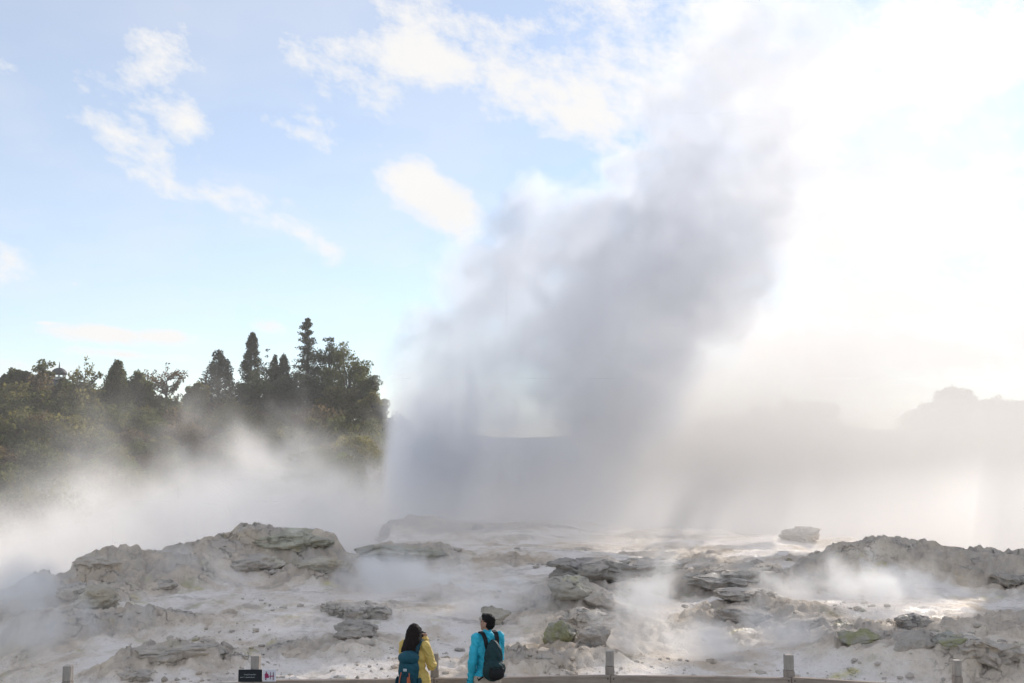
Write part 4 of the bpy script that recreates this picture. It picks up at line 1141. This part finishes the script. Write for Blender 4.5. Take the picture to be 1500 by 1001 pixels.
GD = 60.0   # distance of the geyser
def build_steam():
    foot = P(668, 785, GD)
    gey = empty('geyser', foot); tag(gey, 'erupting geyser with a tall water jet and a grey steam plume', 'geyser')
    # main plume
    B = [(690, 720, 40, 90), (745, 600, 70, 85), (770, 690, 80, 80), (820, 700, 70, 60), (660, 600, 55, 120), (652, 700, 50, 90), (900, 570, 105, 80), (840, 630, 90, 70), (1080, 380, 85, 75), (690, 420, 55, 55), (618, 560, 55, 75), (640, 500, 60, 50), (715, 610, 55, 110), (700, 505, 60, 75), (632, 490, 52, 42), (610, 560, 40, 60), (780, 640, 85, 90), (800, 540, 110, 110), (740, 430, 75, 80), (788, 300, 52, 36), (790, 370, 80, 70),
         (900, 470, 140, 130), (880, 350, 90, 70), (960, 400, 140, 120), (1020, 330, 130, 110), (1010, 440, 100, 80), (1090, 300, 95, 90), (1060, 220, 95, 60), (960, 250, 70, 40), (1120, 170, 90, 60), (1180, 150, 75, 60),
         (1110, 110, 110, 90), (1010, 170, 80, 60), (1250, 110, 80, 70), (1060, 60, 60, 70), (1150, 30, 80, 70), (1240, 190, 75, 60), (1200, 90, 80, 60), (1290, 240, 100, 80), (1180, 250, 90, 60), (1330, 300, 100, 80), (1370, 220, 110, 80), (1450, 160, 110, 100), (1420, 300, 100, 70), (1230, 60, 100, 80), (1330, 120, 110, 90)]
    def plume(pos, x, y, z):
        fs = [blob_f(pos, a, b, GD + .004 * (a - 690), rx * 1.12, rz * 1.12) for a, b, rx, rz in B]
        u = union(fs, .18)
        n = (noise_f(pos, .16, 2, .5, 1.0) - .5) * 1.4 + (noise_f(pos, .40, 6, .66, 3.0, .6) - .5) * 2.1 + ((noise_f(pos, .34, 3, .5, 61.0) - .5).op('ABSOLUTE') * -5.5 + .5)
        core = (u * 1.9 + n * .95 + (noise_f(pos, 1.1, 4, .65, 7.0) - .5) * 1.0 + .12)
        d = core.smooth(0.0, .6) * (noise_f(pos, .22, 4, .6, 40.0).smooth(.28, .68) * .6 + .45)
        fill = union([blob_f(pos, 725, 615, GD, 100, 120), blob_f(pos, 690, 710, GD, 70, 100), blob_f(pos, 790, 660, GD, 90, 90)], .2)
        d = d.max((fill + (noise_f(pos, .6, 3, .6, 80.0) - .5) * .6).smooth(0.0, .7) * .75)
        rise = z.smooth(36.0, 14.0) * .35 + .65          # thins out as it drifts up
        far = x.smooth(28.0, 9.0) * .74 + .26
        return d * rise * far * (x.smooth(-8.0, -1.5) * .62 + .38)
    o = volume('steam_plume', (-10.5, 49, -2), (34, 73, 34), .3, steam_mat('plume_steam', .45, .1, (.965, .972, 1.0)), plume, gey)  # white steam; slight blue of the sky fill light put into its colour
    # water jets: vertical curtains of falling drops
    def jets(pos, x, y, z):
        st = F.tree.nodes.new('ShaderNodeVectorMath'); st.operation = 'MULTIPLY'; F.tree.links.new(pos, st.inputs[0]); st.inputs[1].default_value = (1, 1, .12)
        nz = noise_f(st.outputs[0], 1.1, 5, .6, 2.0)
        a = blob_f(pos, 690, 640, GD - 2, 22, 170, 36) ; b = blob_f(pos, 670, 740, GD - 2, 19, 90, 36)
        jet = (a.max(b) + (nz - .5) * 1.0).smooth(.1, .7)
        cur = blob_f(pos, 615, 690, GD - 1, 75, 190, 60)
        left = (x + (nz - .5) * 1.6 + (noise_f(pos, .4, 4, .6, 90.0) - .5) * 4.0 * z.smooth(-1.0, 8.0)).smooth(P(550, 700, GD - 1).x, P(582, 700, GD - 1).x)
        curt = (cur + (nz - .5) * .9 + .25).smooth(0.0, .7) * left * (z + (noise_f(pos, .5, 4, .6, 95.0) - .5) * 6.0).smooth(P(600, 490, GD).z, P(600, 640, GD).z)
        rim = blob_f(pos, 660, 600, GD - 3, 8, 170, 30) 
        return jet * .6 + curt * .75 + (rim + (nz - .5) * .8).smooth(.1, .8) * .25
    volume('water_jet', (-9.0, 54, -2), (0.5, 63, 12), .17, steam_mat('jet_spray', .9, .35, (.95, .965, 1)), jets, gey)  # droplets are white, the faint blue tint paints in skylight
    # thin bright steam drifting right
    def right(pos, x, y, z):
        n = noise_f(pos, .055, 2, .5, 11.0); n2 = noise_f(pos, .13, 5, .58, 4.0)
        h = z.smooth(20, -3) * 1.05 + z.smooth(11, 4) * .32 + (x * .5).smooth(13.0, 22.0) * z.smooth(22.0, 10.0) * .12
        base = (h + (n - .5) * 1.9 + (n2 - .5) * 1.5)
        b1 = union([blob_f(pos, 1300, 240, 78, 170, 110), blob_f(pos, 1380, 330, 80, 170, 90), blob_f(pos, 1250, 470, 76, 200, 130), blob_f(pos, 1430, 160, 80, 110, 110), blob_f(pos, 1130, 600, 72, 160, 120)], .3)
        sx = x.smooth(1.0, 9.0)
        return (base.smooth(.15, .9) * (1.0 + z.smooth(9.0, -2.0) * 1.2) + (b1 + (n2 - .5) * 2.2).smooth(.05, 1.0) * .35) * sx * (1.0 - x.smooth(22.0, 34.0) * .45)
    o = volume('steam', (0, 55, -5), (62, 98, 31), .62, steam_mat('drift_steam', .068, .0, (1, .975, .95)), right)
    tag(o, 'thin bright steam drifting over the right side and its trees', 'steam', kind='stuff')
    # steam filling the gully in front of the left hill
    def left(pos, x, y, z):
        st = vec_of(x * .8 + z * .5, y * .7, z * .55 - x * .35)
        n = noise_f(st, .11, 2, .5, 15.0); n2 = noise_f(st, .34, 5, .62, 8.0, .4)
        def hump(c, w, a): q = (x - c) * (1 / w); return (q * q * -1.0).op('EXPONENT') * a
        top = hump(-19.0, 8.0, 7.0) + hump(-33.0, 5.0, 2.5) + hump(-10.0, 5.0, 4.0) - 1.6
        v = top + (n - .5) * 13.0 + (n2 - .5) * 24.0 - z - 1.0
        d = v.smooth(0.0, 8.5) * .9 + (z * -1.0 + (n2 - .5) * 5.0).smooth(-2.0, 5.0) * .7
        return d * (x.smooth(-2.0, -8.0) * .8 + .2) + .016
    o = volume('steam', (-52, 40, -6), (6, 96, 22), .5, steam_mat('gully_steam', .12, .35, (1, .985, .975)), left)
    tag(o, 'rolling white steam in the gully below the scrub covered hill', 'steam', kind='stuff')
    # low steam behind the terrace, around the geyser foot
    def mid(pos, x, y, z):
        n = noise_f(pos, .10, 2, .5, 25.0); n2 = noise_f(pos, .3, 5, .6, 18.0)
        h = z.smooth(7.0, -2.0)
        return (h * 1.3 + (n - .5) * .9 + (n2 - .5) * .8 - .40).smooth(0.0, .9)
    o = volume('steam', (-12, 37, -4), (34, 58, 7), .42, steam_mat('rim_steam', .085, .35, (1, .985, .975)), mid)
    tag(o, 'low steam lying along the back rim of the terrace around the geyser foot', 'steam', kind='stuff')
    # vents on the terrace
    def vents(pos, x, y, z):
        wv = vec_of(x + z * .5, y, z * .6 - x * .15)
        n2 = noise_f(wv, .95, 6, .64, 28.0, .8); n = noise_f(pos, .2, 2, .5, 5.0)
        b = union([blob_f(pos, 940, 930, 20.5, 75, 85, 70), blob_f(pos, 960, 870, 21.5, 50, 60, 60), blob_f(pos, 1020, 950, 20, 90, 50, 70), blob_f(pos, 930, 985, 19, 70, 50, 60),
                   blob_f(pos, 620, 870, 27, 110, 50, 120), blob_f(pos, 560, 850, 28, 90, 40, 90), blob_f(pos, 740, 890, 24, 70, 40, 80), blob_f(pos, 70, 930, 21, 120, 60, 90), blob_f(pos, 30, 880, 24, 90, 60, 90),
                   blob_f(pos, 270, 850, 28, 90, 40, 80), blob_f(pos, 1240, 860, 25, 150, 40, 90), blob_f(pos, 1160, 930, 21, 90, 50, 80)], .2)
        low = z.smooth(2.2, -.4)
        d = (b * .8 + (n2 - .5) * 3.6 + (n - .5) * .8 + .0).smooth(0.0, 1.0) + (low + (n2 - .5) * 1.4 + (n - .5) * 1.4 - .75).smooth(0.0, .9) * .06
        return d * z.smooth(3.6, 1.0)
    o = volume('steam', (-14, 16.2, -.8), (17, 38, 3.8), .16, steam_mat('vent_steam', 2.1, .35, (1, .99, .98)), vents)
    tag(o, 'wisps of steam rising from vents in the near terrace', 'steam', kind='stuff')
build_steam()
